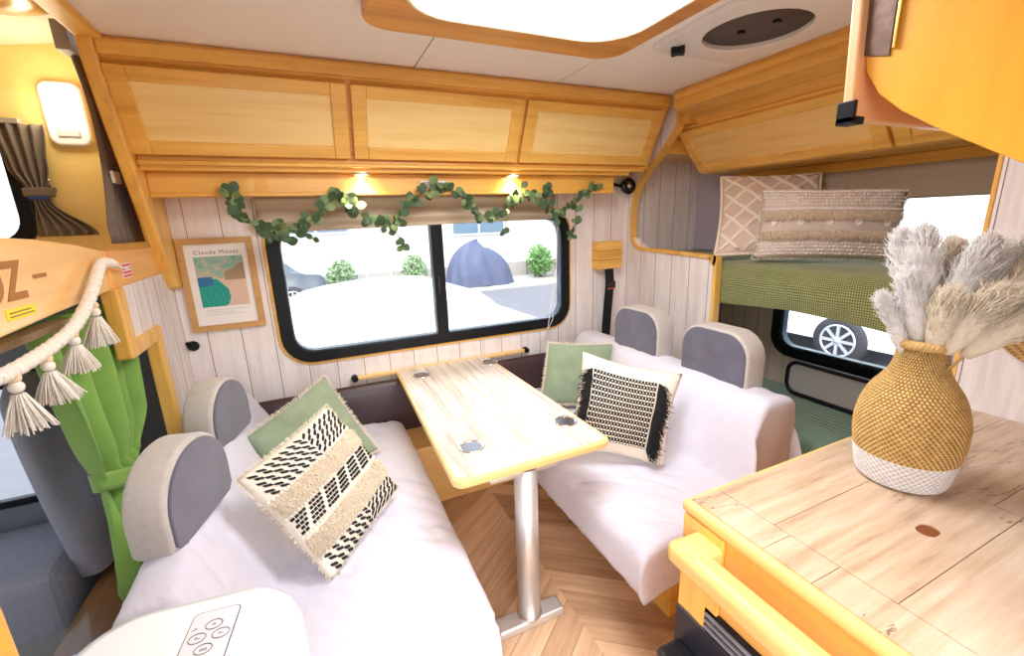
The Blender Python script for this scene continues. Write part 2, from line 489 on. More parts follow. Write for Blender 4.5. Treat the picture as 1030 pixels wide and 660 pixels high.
# side wall of the over-cab bunk (yellow ply) with porthole
ph = rrect(-1.21, 1.70, .36, .46, .10)
o = MB().ring(rectloop(-2.2, XL, 1.30, 2.35, ph), ph, 'y', YB, YB+.03).build('wall_cab', y_x, origin=False); struct(o)
w2 = bpy.data.objects.new('window_2', None); C.objects.link(w2); w2.location = (-1.21, YB, 1.47); struct(w2)
MB().ring(rrect(-1.21, 1.70, .42, .52, .13), rrect(-1.21, 1.70, .32, .42, .09), 'y', YB-.02, YB+.02).build('window_frame', black_m, w2, bev=.005)
MB().box(-1.38, -1.04, YB+.015, YB+.02, 1.48, 1.92).build('pane', glass_m, w2)
# over-cab bunk floor
o = MB().box(-2.2, XL-.06, .3, YB, 1.30, 1.335).build('trim_4', y_x, origin=False); struct(o)
# cab side, below the bunk: grey door trim with a window
ch = rrect(-1.50, .62, .64, .56, .06)
o = MB().ring(rectloop(-2.4, XL-.02, -.25, 1.30, ch), ch, 'y', YB+.02, YB+.06).build('wall_cab', plain('cab_grey_trim', (.16, .175, .20), .55, nscale=60), origin=False); struct(o)
w3 = bpy.data.objects.new('window_3', None); C.objects.link(w3); w3.location = (-1.72, YB+.03, .65); struct(w3)
MB().ring(rrect(-1.50, .62, .66, .58, .07), rrect(-1.50, .62, .60, .51, .05), 'y', YB+.005, YB+.04).build('window_frame', black_m, w3, bev=.004)
MB().box(-1.82, -1.18, YB+.04, YB+.045, .34, .90).build('pane', glass_m, w3)
wsh = rrect(1.15, 1.0, 1.9, .62, .1)
o = MB().ring(rectloop(YF, YB+.06, -.25, 2.10, wsh), wsh, 'x', -2.42, -2.40).build('wall_cab_front', plain('cab_dark', (.05, .055, .06), .6), origin=False); struct(o)
o = MB().box(-2.4, XL, YF, YB+.06, -.16, -.10).build('floor', plain('cab_carpet', (.03, .03, .035), .9, nscale=80), origin=False); struct(o)

# ---- divider partition (right of the dinette) : lower board with rounded top corner, plus swept strip up to the ceiling
prof_low = [(YB, 0), (YB, 1.36), (2.42, 1.36)]
prof_low += [(2.40-.10*math.sin(a), 1.36-.065*(1-math.cos(a))) for a in (0.4, .9, 1.3)]
prof_low += [(2.25, 1.292), (1.79, 1.275), (1.755, 1.265), (1.725, 1.245), (1.712, 1.21), (1.71, 1.15), (1.695, 0)]
o = MB().prism(prof_low, 'x', XP, XP+.02).build('wall_divider', wall_y, origin=False); struct(o)
sw = [(2.04, 2.20), (2.045, 2.00), (2.09, 1.94), (2.16, 1.87), (2.29, 1.77), (2.37, 1.68), (2.41, 1.58), (2.415, 1.40), (2.395, 1.33), (2.34, 1.292), (2.25, 1.284), (1.79, 1.268), (1.75, 1.255), (1.722, 1.225), (1.712, 1.18), (1.695, 0)]
sw = [(p.x, p.y) for p in catmull([(a, b, 0) for a, b in sw], 4)]
def strip(path, w, x0, x1, name, mat):
    """moulding that follows a curve in the y-z plane"""
    m = MB(); L = []
    n = len(path)
    for i, p in enumerate(path):
        a, b = path[max(i-1, 0)], path[min(i+1, n-1)]
        d = Vector((b[0]-a[0], b[1]-a[1])).normalized(); nn = Vector((-d.y, d.x))
        q0 = (p[0]-nn.x*w/2, p[1]-nn.y*w/2); q1 = (p[0]+nn.x*w/2, p[1]+nn.y*w/2)
        L.append([m.v((x0, *q0)), m.v((x1, *q0)), m.v((x1, *q1)), m.v((x0, *q1))])
    for i in range(n-1):
        for k in range(4): m.face([L[i][k], L[i][(k+1) % 4], L[i+1][(k+1) % 4], L[i+1][k]])
    m.face(L[0]); m.face(L[-1][::-1])
    return m.build(name, mat, origin=False, bev=.004)
struct(strip(sw, .022, XP-.012, XP+.030, 'trim_5', w_z))
# planked board behind the cabinet end, above the swept opening
up = [(2.045, 2.15), (2.05, 2.00), (2.16, 1.87), (2.29, 1.77), (2.37, 1.68), (2.41, 1.58), (2.415, 1.40), (2.40, 1.36), (YB, 1.36), (YB, 2.15)]
o = MB().prism(up, 'x', XP, XP+.018).build('wall_divider_top', wall_y, origin=False); struct(o)
# bunk side: planked wall is wall_back; rear wall with two windows
r1 = rrect(1.42, 1.45, 1.20, .46, .10); r2 = rrect(1.28, .82, .96, .36, .12)
rw = MB()
rw.ring(rectloop(YF, YB, 1.10, ZC, r1), r1, 'x', XR, XR+.05)
rw.ring(rectloop(YF, YB, 0, 1.10, r2), r2, 'x', XR, XR+.05)
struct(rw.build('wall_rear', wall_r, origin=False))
w4 = bpy.data.objects.new('window_4', None); C.objects.link(w4); w4.location = (XR, 1.42, 1.22); struct(w4)
MB().ring(rrect(1.42, 1.45, 1.24, .50, .12), rrect(1.42, 1.45, 1.12, .38, .07), 'x', XR-.02, XR+.04).build('window_frame', black_m, w4, bev=.004)
MB().box(XR+.02, XR+.025, .84, 2.0, 1.24, 1.66).build('pane', glass_m, w4)
w5 = bpy.data.objects.new('window_5', None); C.objects.link(w5); w5.location = (XR, 1.28, .64); struct(w5)
MB().ring(rrect(1.28, .82, 1.02, .42, .13), rrect(1.28, .82, .90, .30, .09), 'x', XR-.025, XR+.04).build('window_frame', black_m, w5, bev=.006)
MB().ring(rrect(1.28, .82, .90, .30, .09), rrect(1.28, .82, .88, .28, .08), 'x', XR-.012, XR+.03).build('inner_bead', plain('blue_seal', (.06, .16, .28), .15), w5)
MB().box(XR+.02, XR+.025, .82, 1.74, .66, .98).build('pane', glass_m, w5)
# galley side wall panel (white planks) with honey edge
struct(MB().box(XQ, XQ+.03, YF, .635, 0, ZC).build('wall_right', wall_q, origin=False))
struct(MB().box(XQ-.004, XQ+.034, .635, .648, 0, ZC).build('trim_6', w_z, origin=False, bev=.003))
# entrance side wall with the open doorway the photograph is taken from
fw = MB(); fw.box(.72, XR+.05, YF-.05, YF, 0, ZC); fw.box(-2.4, -.45, YF-.05, YF, -.2, 2.3); fw.box(-.45, .72, YF-.05, YF, 1.95, 2.3)
struct(fw.build('wall_front', white_m, origin=False))
struct(MB().box(-2.45, XR+.06, YF-.06, YB+.07, 2.30, 2.33).build('roof', white_m, origin=False))

# lilac panel on the rear wall in the bunk corner
o = MB().box(XR-.016, XR-.002, 2.13, YB-.005, 1.24, 1.80).build('wall_panel', plain('lilac_board', (.52, .46, .54), .25, coat=.3), bev=.003)
tag(o, 'lilac grey board fixed in the far corner above the bunk', 'panel')

# ================================================================== WINDOW-WALL CABINET
def cab_door(P0, P1, P2, P3, n, name, parent, m_frame, m_panel, fw=.055, th=.02, margins=(1, 1, 1, 1)):
    """framed door on the quad P0..P3 (bl, br, tr, tl), n outward; panel is a sub-part"""
    P = [Vector(p) for p in (P0, P1, P2, P3)]; n = Vector(n).normalized()
    U = (P[1]-P[0]).normalized(); Vv = (P[3]-P[0]).normalized()
    w = (P[1]-P[0]).length; h = (P[3]-P[0]).length
    def pt(a, b, d): return P[0]+U*a+Vv*b+n*d
    m = MB()
    def slab(a0, a1, b0, b1, d0, d1, mm):
        V = [mm.v(pt(a, b, d)) for a in (a0, a1) for b in (b0, b1) for d in (d0, d1)]
        for q in ((0,1,3,2), (4,6,7,5), (0,4,5,1), (2,3,7,6), (0,2,6,4), (1,5,7,3)): mm.face([V[i] for i in q])
    slab(0, fw, 0, h, 0, th, m); slab(w-fw, w, 0, h, 0, th, m)
    slab(fw, w-fw, 0, fw*.8, 0, th*.96, m); slab(fw, w-fw, h-fw*.8, h, 0, th*.96, m)
    d = m.build(name, m_frame, parent, bev=.004)
    m = MB(); slab(fw*.9, w-fw*.9, fw*.7, h-fw*.7, th*.15, th*.55, m)
    e = m.build('door_panel', m_panel, d); 
    return d
cab = thing('overhead_cabinet', (.7, 2.2, 1.62), 'long honey wood overhead cabinet with three framed doors above the wide window', 'cabinet')
# carcass follows the swept end profile
body = [(2.06, ZC-.001), (2.06, 2.085), (2.075, 2.075), (2.215, 1.795), (2.215, 1.70), (2.28, 1.70), (2.28, 1.638), (2.30, 1.638), (2.30, 1.70), (YB-.002, 1.70), (YB-.002, ZC-.001)]
up_b = [(2.06, ZC-.001), (2.06, 2.085), (2.075, 2.075), (2.215, 1.795), (2.215, 1.775), (YB-.002, 1.775), (YB-.002, ZC-.001)]
lo_b = [(2.215, 1.774), (2.215, 1.738), (YB-.002, 1.738), (YB-.002, 1.774)]
MB().box(XL+.037, 1.735, 2.28, 2.30, 1.638, 1.737).build('pelmet_board', w_x, cab, bev=.003)
MB().prism(up_b, 'x', XL+.037, XP-.06).build('carcass', w_x, cab, bev=.003)
MB().prism(lo_b, 'x', XL+.037, 1.80).build('pelmet', w_x, cab, bev=.003)
MB().box(XL+.037, XP-.06, 2.04, 2.06, 2.088, 2.135).build('top_rail', w_x, cab, bev=.006)
MB().box(XL+.037, 1.89, 2.185, 2.235, 1.755, 1.772).build('ledge', w_x, cab, bev=.006)
MB().box(XL+.037, 1.735, 2.268, 2.279, 1.640, 1.656).build('pelmet_strip', w_x, cab, bev=.004)
dn = Vector((0, -(2.07-1.79), -(2.215-2.075))).normalized()
dxs = [(-.565, .215), (.232, 1.035), (1.052, 1.90)]
for a, b in dxs:
    cab_door((a, 2.205, 1.80), (b, 2.205, 1.80), (b, 2.07, 2.07), (a, 2.07, 2.07), dn, 'cabinet_door', cab, w_x, p_x, .062, .022)
lsw = [(2.035, 2.149), (2.045, 2.07), (2.085, 1.95), (2.13, 1.83), (2.185, 1.70), (2.24, 1.56), (2.295, 1.44), (2.34, 1.34), (2.385, 1.265)]
lsw = [(p.x, p.y) for p in catmull([(a, b, 0) for a, b in lsw], 4)]
prof = [(a, b) for a, b in lsw]+[(2.41, 1.25), (2.44, 1.245), (YB-.001, 1.245), (YB-.001, 2.149)]
o = MB().prism(prof, 'x', XL-.012, XL+.036).build('cabinet_end_board', w_z, cab, bev=.010, bseg=3)

# downlights under the ledge
def downlight(x, label):
    t = thing('downlight', (x, 2.245, 1.738), label, 'lamp', 'downlights under the overhead cabinet')
    MB().lathe([(.040, 0), (.042, -.006), (.034, -.011), (.031, -.008)], (x, 2.245, 1.738), 24, caps=False).build('trim_ring', alu, t)
    MB().lathe([(.0305, -.004), (.0305, -.007)], (x, 2.245, 1.738), 24).build('bulb', em_spot, t)
    l = bpy.data.lights.new('downlight_beam', 'SPOT'); l.energy = 26; l.color = (1, .80, .48); l.spot_size = 2.3; l.spot_blend = 1; l.shadow_soft_size = .03
    lo = bpy.data.objects.new('downlight_beam', l); C.objects.link(lo); lo.location = (x, 2.245, 1.718)
downlight(.26, 'small round warm downlight glowing under the cabinet, above the garland\'s left half')
downlight(1.04, 'small round warm downlight glowing under the cabinet, nearer the right end of the window')

# white caution sticker on the pelmet
o = MB().box(.545, .685, 2.2775, 2.2795, 1.680, 1.708).build('sticker', white_m); tag(o, 'small white printed label on the cabinet rail above the garland\'s arch', 'label')
sk = o
for i, (a, b, c0) in enumerate(((.552, .592, (.45, .05, .08)), (.600, .637, (.30, .30, .40)), (.645, .678, (.30, .30, .40)))):
    mm = plain('sticker_ink', c0, .6); m = MB()
    for q in range(3): m.box(a, b-.006*(q % 2), 2.2765, 2.2775, 1.686+q*.006, 1.6885+q*.006)
    m.build('print', mm, sk)

# ---- roman blind over the window
def blind(u, v):
    x = -.215+1.615*u; z = 1.655-(.175-.02*u)*v
    f = math.sin(v*PI*3.6+.5*math.sin(u*5))*.022+.012*v
    z += .012*math.sin(u*9+2)*v*(1-v)*2
    return (x, 2.435-f-.004*math.sin(u*23), z)
b_ = thing('roman_blind', (.6, 2.44, 1.48), 'beige roman blind gathered at the top of the wide window', 'blind')
MB().grid(blind, 60, 30).build('blind_cloth', beige_cl, b_, solid=.004)
MB().tube([(1.417, 2.415, 1.50), (1.405, 2.42, 1.20), (1.36, 2.42, .93), (1.325, 2.42, .74)], .0028, 6).tube([(1.425, 2.43, 1.50), (1.41, 2.43, 1.15), (1.38, 2.43, .86), (1.30, 2.43, .72)], .0022, 6).build('pull_cord', white_m, b_)

# ================================================================== CEILING LAMP
cl = thing('ceiling_lamp', (.75, 1.40, ZC), 'large rounded ceiling lamp, bright white diffuser in a honey wood frame', 'lamp')
lcx, lcy = .71, 1.115
MB().ring(rrect(lcx, lcy, .965, .985, .09), rrect(lcx, lcy, .80, .70, .17), 'z', ZC-.045, ZC-.001).build('lamp_frame', wood('lamp_frame_wood', (.72, .33, .07), (.45, .18, .03), 'x', .8), cl, bev=.008)
MB().ring(rrect(lcx, lcy, .80, .70, .17), rrect(lcx, lcy, .78, .68, .16), 'z', ZC-.05, ZC-.01).build('inner_trim', plain('pale_lip', (.85, .65, .42), .4), cl)
def dome(u, v):
    a = 2*PI*u
    r = v; ca, sa = math.cos(a), math.sin(a)
    q = (abs(ca)**5+abs(sa)**5)**(-1/5)
    return (lcx+.389*r*q*ca, lcy+.339*r*q*sa, ZC-.048-.028*(1-r**3))
MB().grid(dome, 48, 10, closeu=True).build('diffuser', em_ceiling, cl)
la = bpy.data.lights.new('ceiling_lamp_light', 'AREA'); la.shape = 'RECTANGLE'; la.size = .70; la.size_y = .54; la.energy = 25; la.color = (.96, .97, 1)
lo = bpy.data.objects.new('ceiling_lamp_light', la); C.objects.link(lo); lo.location = (lcx, lcy, ZC-.085)

# ---- ceiling vent
vf = thing('roof_vent', (1.57, 1.25, ZC), 'round dark-meshed roof vent in a white square surround beside the ceiling lamp', 'vent')
vx, vy = 1.560, 1.245
circ = [(vx+.178*math.cos(2*PI*i/28+PI/56), vy+.178*math.sin(2*PI*i/28+PI/56)) for i in range(28)]
sq = rrect(vx, vy, .50, .56, .05)
MB().ring(sq, circ, 'z', ZC-.022, ZC-.001).build('surround', white_pl, vf, bev=.004)
MB().lathe([(.001, -.004), (.178, -.004), (.178, -.001)], (vx, vy, ZC), 40).build('mesh_screen', plain('dark_mesh', (.10, .075, .07), .7, nscale=200), vf)
for a, q in ((1.9, .05), (5.0, .07)): MB().box(vx+q*math.cos(a)-.012, vx+q*math.cos(a)+.012, vy+q*math.sin(a)-.010, vy+q*math.sin(a)+.010, ZC-.014, ZC-.004).build('mesh_clip', black_m, vf, bev=.003)
kb = MB(); kx, ky = 1.400, 1.455
kp = []
for i in range(40):
    a = 2*PI*i/40; r = .026*(1+.28*math.cos(4*a)); kp.append((kx+r*math.cos(a), ky+r*math.sin(a)))
kb.prism(kp, 'z', ZC-.045, ZC-.022).build('crank_knob', black_m, vf, bev=.003)

# ================================================================== OVER-CAB BUNK
brd = thing('bunk_board', (XL, 1.7, 1.31), 'long honey wood board across the cab opening with carved letters', 'board')
bp = []
N = 24
top = [(2.455, 1.435), (1.87, 1.45), (1.80, 1.452), (1.65, 1.475), (1.45, 1.495), (1.2, 1.508), (.9, 1.51), (.6, 1.50), (.3, 1.49)]
bot = [(.3, 1.28), (1.2, 1.30), (1.45, 1.312), (1.80, 1.325)]
MB().prism(top[2:]+bot, 'x', XL-.035, XL).build('main_board', wood('bunk_board_wood', (.95, .63, .26), (.84, .47, .15), 'y', .8), brd, bev=.006)
MB().prism([(2.455, 1.44), (1.803, 1.45), (1.803, 1.325), (2.455, 1.33)], 'x', XL-.04, XL+.006).build('end_block', o_y, brd, bev=.008)
MB().box(XL-.06, XL-.02, .3, 1.55, 1.265, 1.283).build('curtain_rail', plain('bronze_rail', (.30, .18, .08), .35, .6), brd)
ink = plain('carved_brown', (.40, .17, .04), .6)
# lettering runs towards the window wall; local x = +y, normal = +x
Mt = frame_of((XL+.0005, 1.352, 1.405), (0, 1, 0), (1, 0, 0))
text('lettering', 'OZ', .115, Mt, ink, brd, .0008, 1.0, 'RIGHT', .003)
m = MB(); m.box(XL, XL+.0012, 1.39, 1.45, 1.405, 1.415); m.build('carved_dash', ink, brd, bev=.0005)
o = MB().box(XL, XL+.0015, 1.255, 1.365, 1.328, 1.352).build('sticker', plain('yellow_sticker', (.80, .72, .03), .5)); tag(o, 'small yellow label under the carved letters on the bunk board', 'label')
for q in range(2): MB().box(XL+.0015, XL+.002, 1.265, 1.355-.01*q, 1.334+q*.008, 1.337+q*.008).build('print', ink, o)
o = MB().box(XL+.006, XL+.0075, 1.90, 1.985, 1.352, 1.402).build('sticker', white_m); tag(o, 'small pink and white notice label on the board\'s end block', 'label')
rd = plain('notice_red', (.75, .07, .13), .6)
m = MB()
for q in range(4): m.box(XL+.0075, XL+.008, 1.904, 1.981, 1.355+q*.012, 1.3625+q*.012)
m.build('print', rd, o)

# wall lamp on the yellow side wall
wl = thing('wall_lamp', (-.83, YB, 1.86), 'rounded white wall lamp glowing on the yellow side wall', 'lamp')
MB().prism(rrect(-.822, 1.972, .135, .240, .035), 'y', YB-.03, YB-.001).build('housing', white_pl, wl, bev=.012, bseg=3)
MB().prism(rrect(-.822, 2.010, .112, .142, .028), 'y', YB-.045, YB-.028).build('lens', em_side, wl, bev=.008)
MB().box(-.858, -.788, YB-.036, YB-.028, 1.885, 1.915).build('switch_plate', plain('lamp_grey', (.55, .55, .56), .4), wl, bev=.006)
pl_ = bpy.data.lights.new('wall_lamp_light', 'POINT'); pl_.shadow_soft_size = .05; pl_.energy = 2.6; pl_.color = (1, .85, .6)
lo = bpy.data.objects.new('wall_lamp_light', pl_); C.objects.link(lo); lo.location = (-.825, YB-.13, 2.00)

# porthole curtain, tied in the middle
pc = thing('porthole_curtain', (-.97, 2.44, 1.5), 'grey taupe curtain tied back beside the cab porthole', 'curtain')
def pcur(u, v):
    # v 0 top -> 1 bottom
    keys = [(0, -1.055, -.885, 1.925), (.35, -1.03, -.905, 1.77), (.58, -.985, -.93, 1.665), (.66, -.98, -.925, 1.64), (1, -.995, -.80, 1.50)]
    for a, b in zip(keys, keys[1:]):
        if v <= b[0]+1e-6: t = (v-a[0])/(b[0]-a[0]); break
    t = t*t*(3-2*t)
    l = a[1]+(b[1]-a[1])*t; r = a[2]+(b[2]-a[2])*t; z = a[3]+(b[3]-a[3])*((v-a[0])/(b[0]-a[0]))
    return (l+(r-l)*u, 2.435+.012*math.sin(u*30), z)
MB().grid(pcur, 60, 24).build('curtain_cloth', gre_cu, pc, solid=.003)
MB().box(-1.0, -.915, 2.412, 2.458, 1.655, 1.690).build('tie_band', gre_cu, pc, bev=.006)
MB().box(-.985, -.925, 2.408, 2.415, 1.645, 1.655).build('blue_tie', plain('blue_ribbon', (.02, .06, .35), .5), pc, bev=.002)
MB().box(-1.10, -.955, 2.425, 2.45, 1.925, 1.945).build('curtain_track', alu, pc, bev=.003)
hk = thing('curtain_hook', (-.93, YB, 1.70), 'small chrome curtain hook on the yellow side wall', 'hook')
MB().tube([(-.93, YB-.002, 1.68), (-.925, YB-.03, 1.685), (-.92, YB-.032, 1.71), (-.928, YB-.03, 1.735), (-.936, YB-.025, 1.715), (-.93, YB-.022, 1.69)], .005, 8).build('hook_wire', chrome, hk)
MB().lathe([(.013, -.004), (.013, -.001)], (-.93, YB, 1.685), 14, 'y').build('rosette', chrome, hk)

# long grey bunk curtain bunched by the cabinet end
bc = thing('bunk_curtain', (-.67, 2.35, 1.44), 'narrow dark grey curtain bunched against the overhead cabinet\'s end', 'curtain')
def bcur(u, v):
    z = 2.20-.735*v
    yl = 2.12+.105*math.sin(PI*min(1, v*1.12)*.95)**.8; w = .10+.20*v
    return (-.668+.010*math.sin(u*28+v*2), yl+w*(1-u), z)
MB().grid(bcur, 40, 20).build('curtain_cloth', [gre_cu], bc, solid=.003)
MB().box(-.690, -.650, 2.115, 2.20, 2.11, 2.20).build('curtain_header', plain('header_grey', (.35, .35, .36), .5), bc, bev=.003)
MB().box(-.656, -.645, 2.215, 2.285, 1.69, 1.735).build('tie_clip', white_m, bc, bev=.003)
# wooden ceiling ring above the bunk
wr = MB().lathe([(.17, 0), (.19, -.02), (.13, -.035), (.02, -.04), (.01, -.01)], (-.80, 1.93, 2.215), 40).build('ceiling_disc', w_y)
tag(wr, 'round honey wood disc on the cream ceiling over the cab bunk', 'lamp')

# ================================================================== TASSEL GARLAND
tg = thing('tassel_garland', (-.57, 1.3, 1.2), 'cream cotton cord garland with knotted tassels draped under the bunk board', 'garland')
cp = catmull([(-.575, 1.90, 1.385), (-.572, 1.83, 1.394), (-.57, 1.76, 1.412), (-.575, 1.703, 1.417), (-.568, 1.635, 1.390), (-.565, 1.563, 1.346), (-.565, 1.478, 1.300), (-.565, 1.395, 1.272), (-.565, 1.289, 1.256), (-.565, 1.21, 1.249), (-.565, 1.1, 1.246), (-.565, .95, 1.26)], 8)
rr = [.004 if i < 14 else (.0135+.0012*math.sin(i*2.1)) for i in range(len(cp))]
m = MB(); m.tube(cp, rr, 10)
for ph in (0, PI):   # twisted yarn winding
    pts = []
    for i in range(16, len(cp)-1):
        for q in range(3):
            t = q/3; p = cp[i].lerp(cp[i+1], t); d = (cp[i+1]-cp[i]).normalized(); a = Vector((1, 0, 0)); b = d.cross(a)
            an = (i*3+q)*.9+ph; pts.append(p+(a*math.cos(an)+b*math.sin(an))*.0135)
    m.tube(pts, .003, 5)
m.build('cord', cord_m, tg)
def tassel(x, y, z0, z1, w, tilt, i):
    rnd = random.Random(i)
    t = MB()
    zk = z0-(z0-z1)*.34
    for q in range(150):
        a = rnd.random()*2*PI; r = math.sqrt(rnd.random())
        r0, r1 = .010*r, w*r*(.85+.3*rnd.random())
        zz = z1+(.012*rnd.random())
        t.tube([(x+r0*math.cos(a), y+r0*math.sin(a), zk+.002), (x+r1*.55*math.cos(a), y+tilt*.35+r1*.6*math.sin(a), zk-(zk-zz)*.4), (x+r1*math.cos(a), y+tilt+r1*math.sin(a), zz)], [.0016, .0018, .0012], 3, cap=False)
    o = t.build('tassel', cord_m, tg)
    MB().ball((x, y, z0-.006), .012, 12).build('bead', bead_m, o)
    MB().ball((x, y, (z0+zk)/2-.004), .0125, 12, (1, 1, 1.1)).build('knot', cord_m, o)
tassel(-.565, 1.553, 1.318, 1.198, .040, -.012, 1)
tassel(-.565, 1.405, 1.268, 1.165, .040, -.008, 2)
tassel(-.565, 1.268, 1.244, 1.132, .043, .012, 3)
tassel(-.565, 1.145, 1.238, 1.118, .040, .004, 4)

# ================================================================== GREEN CURTAIN
gc = thing('tied_curtain', (-.68, 1.75, .3), 'green velour curtain tied at the waist beside the cab opening', 'curtain')
def gcur(u, v):
    keys = [(0, 1.455, 2.01, 1.275), (.20, 1.51, 2.03, 1.08), (.40, 1.55, 1.99, .88), (.54, 1.60, 1.83, .745), (.60, 1.60, 1.815, .70), (.78, 1.515, 1.79, .53), (.90, 1.53, 1.76, .42), (1, 1.59, 1.69, .32)]
    for a, b in zip(keys, keys[1:]):
        if v <= b[0]+1e-6: break
    t0 = (v-a[0])/(b[0]-a[0]); t = t0
    l = a[1]+(b[1]-a[1])*t; r = a[2]+(b[2]-a[2])*t; z = a[3]+(b[3]-a[3])*t0
    w = (r-l)
    amp = .004+.036*min(1, w/.4)
    y = l+w*u
    x = -.685+amp*math.sin(u*PI*9+1.2*math.sin(v*4))+.010*math.sin(u*41+v*6)*min(1, w/.3)
    if .60 < v: x += .03*math.sin((v-.60)/.40*PI)
    x += .03*math.sin(PI*u)*(1 if v > .5 else .3)
    return (x, y, z)
MB().grid(gcur, 110, 60).build('curtain_cloth', gcurt, gc, solid=.003)
def gband(u, v):
    a = 2*PI*u
    return (-.672+.052*math.cos(a), 1.708+.118*math.sin(a), .695+.06*v-.045*math.sin(a))
MB().grid(gband, 32, 4, closeu=True).build('tie_band', gcurt, gc, solid=.004)

# ================================================================== CAB SEAT + STEP
cs = thing('driver_seat', (-1.0, 2.16, 0), 'grey fabric cab seat seen from behind beyond the green curtain', 'seat')
cab_f = plain('cab_seat_cloth', (.30, .31, .37), .8, nscale=90, nstr=.3, var=.1)
def sback(u, v):
    a = 2*PI*u; w = (.19+.07*math.sin(min(1, v*1.15)*PI*.62))
    if v > .86: w *= math.sqrt(max(.03, 1-((v-.86)/.14)**2))
    q = (abs(math.cos(a))**3+abs(math.sin(a))**3)**(-1/3)
    return (-1.0-.06*v+.06*q*math.cos(a)*(1-.3*v), 2.25+w*.80*q*math.sin(a), .14+.86*v)
MB().grid(sback, 40, 26, closeu=True).build('backrest', cab_f, cs)
MB().box(-1.55, -1.04, 2.0, 2.46, -.08, .26).build('seat_base', cab_f, cs, bev=.06, bseg=4)
MB().tube([(-.905, 2.20, .15), (-.925, 2.18, .45), (-.945, 2.16, .80)], .005, 6).build('piping', plain('seat_piping', (.08, .08, .085), .7), cs)
sb = thing('step_box', (-1.0, 2.1, -.1), 'brown wooden step box on the dark cab floor behind the green curtain', 'box')
bw_m = wood('walnut', (.30, .15, .055), (.14, .06, .02), 'y', .8)
MB().box(-.98, -.72, 1.72, 2.42, -.10, .085).build('box_body', plain('box_dark', (.05, .03, .02), .6), sb, bev=.004)
MB().box(-.99, -.71, 1.71, 2.43, .085, .105).build('box_lid', bw_m, sb, bev=.003)
MB().box(-.99, -.71, 1.706, 1.712, .098, .108).build('metal_edge', alu, sb)
# door post close to the camera
o = MB().box(-.345, -.238, .36, .40, 0, 1.95).build('door_post', o_z, bev=.012, bseg=3); tag(o, 'honey wood post at the entrance, nearest the viewer at lower left', 'post')

# ================================================================== PICTURE
pf = thing('framed_print', (-.41, YB, 1.03), 'framed seaside art print hanging on the white planks left of the window', 'picture')
px0, px1, pz0, pz1 = -.562, -.255, 1.030, 1.468
outl = [(px1, pz1), (px0, pz1), (px0, pz0), (px1, pz0)]; il = [(px1-.027, pz1-.027), (px0+.027, pz1-.027), (px0+.027, pz0+.027), (px1-.027, pz0+.027)]
MB().ring(outl, il, 'y', YB-.022, YB-.002).build('picture_frame', f_wood, pf, bev=.002)
MB().box(px0+.02, px1-.02, YB-.010, YB-.004, pz0+.02, pz1-.02).build('paper', plain('paper', (.86, .84, .82), .5), pf)
def art_mat():
    t = NT('seaside_painting', .6)
    u, v, w = t.xyz('UV')
    n = t.noise(t.vec(u, v, 0.0), 7, 4, .7); n2 = t.noise(t.vec(u*2.0, v*5.0, 2.0), 9, 3, .7)
    sky = t.mix(t.fac(n+v*.4, .65, .95), (.62, .50, .36), (.14, .44, .38))
    sea = t.mix(t.fac(n2, .4, .6), (.0, .22, .22), (.02, .42, .30))
    sand = t.mix(t.fac(n2, .35, .62), (.75, .40, .30), (.62, .58, .48))
    cliff = t.mix(t.fac(n2, .4, .6), (.55, .22, .10), (.20, .30, .22))
    # coast line : sea where u*.9 + (v-.25)^2 is small
    dv = v-.22
    coast = (u+dv*dv*2.2+(n-.5)*.12).lt(.62)*v.lt(.56)
    blue = (u.lt(.30)*v.gt(.42)*v.lt(.60))
    col = t.mix(v.lt(.56), sky, sand)
    col = t.mix((u.gt(.56)*v.gt(.52)*(v-u*.45+(n-.5)*.2).lt(.42)), col, cliff)
    col = t.mix(coast, col, sea)
    col = t.mix(blue, col, (.03, .16, .38))
    t.base(col); return t.m
m = MB(); q = [(px0+.058, pz0+.115), (px1-.052, pz0+.115), (px1-.052, pz1-.085), (px0+.058, pz1-.085)]
m.face([m.v((a, YB-.0112, b)) for a, b in q], [(0, 0), (1, 0), (1, 1), (0, 1)])
mp = m.build('painting', art_mat(), pf, fix=False)
inkd = plain('print_ink', (.10, .07, .10), .6)
# normal toward -y : local x = +x, local z = -y
text('print_title', 'Claude Monet', .026, frame_of(((px0+px1)/2, YB-.0108, pz1-.066), (1, 0, 0), (0, -1, 0)), inkd, pf, .0002, 1.22)
m = MB()
for q, (a, b) in enumerate(((.065, .245), (.065, .19), (.065, .225))): m.box(px0+a, px0+b, YB-.0108, YB-.0102, pz0+.098-q*.011, pz0+.0995-q*.011)
m.build('print_caption', plain('caption_grey', (.45, .43, .45), .6), pf)
o = thing('wall_socket', (-.63, YB, .98), 'small black wall socket on the planks below the framed print', 'socket')
MB().lathe([(.026, -.012), (.026, -.001)], (-.575, YB, .965), 8, 'y').build('socket_body', black_m, o, bev=.003)
MB().box(-.60, -.575, YB-.03, YB-.010, .975, .99).build('socket_flap', black_m, o, bev=.003)

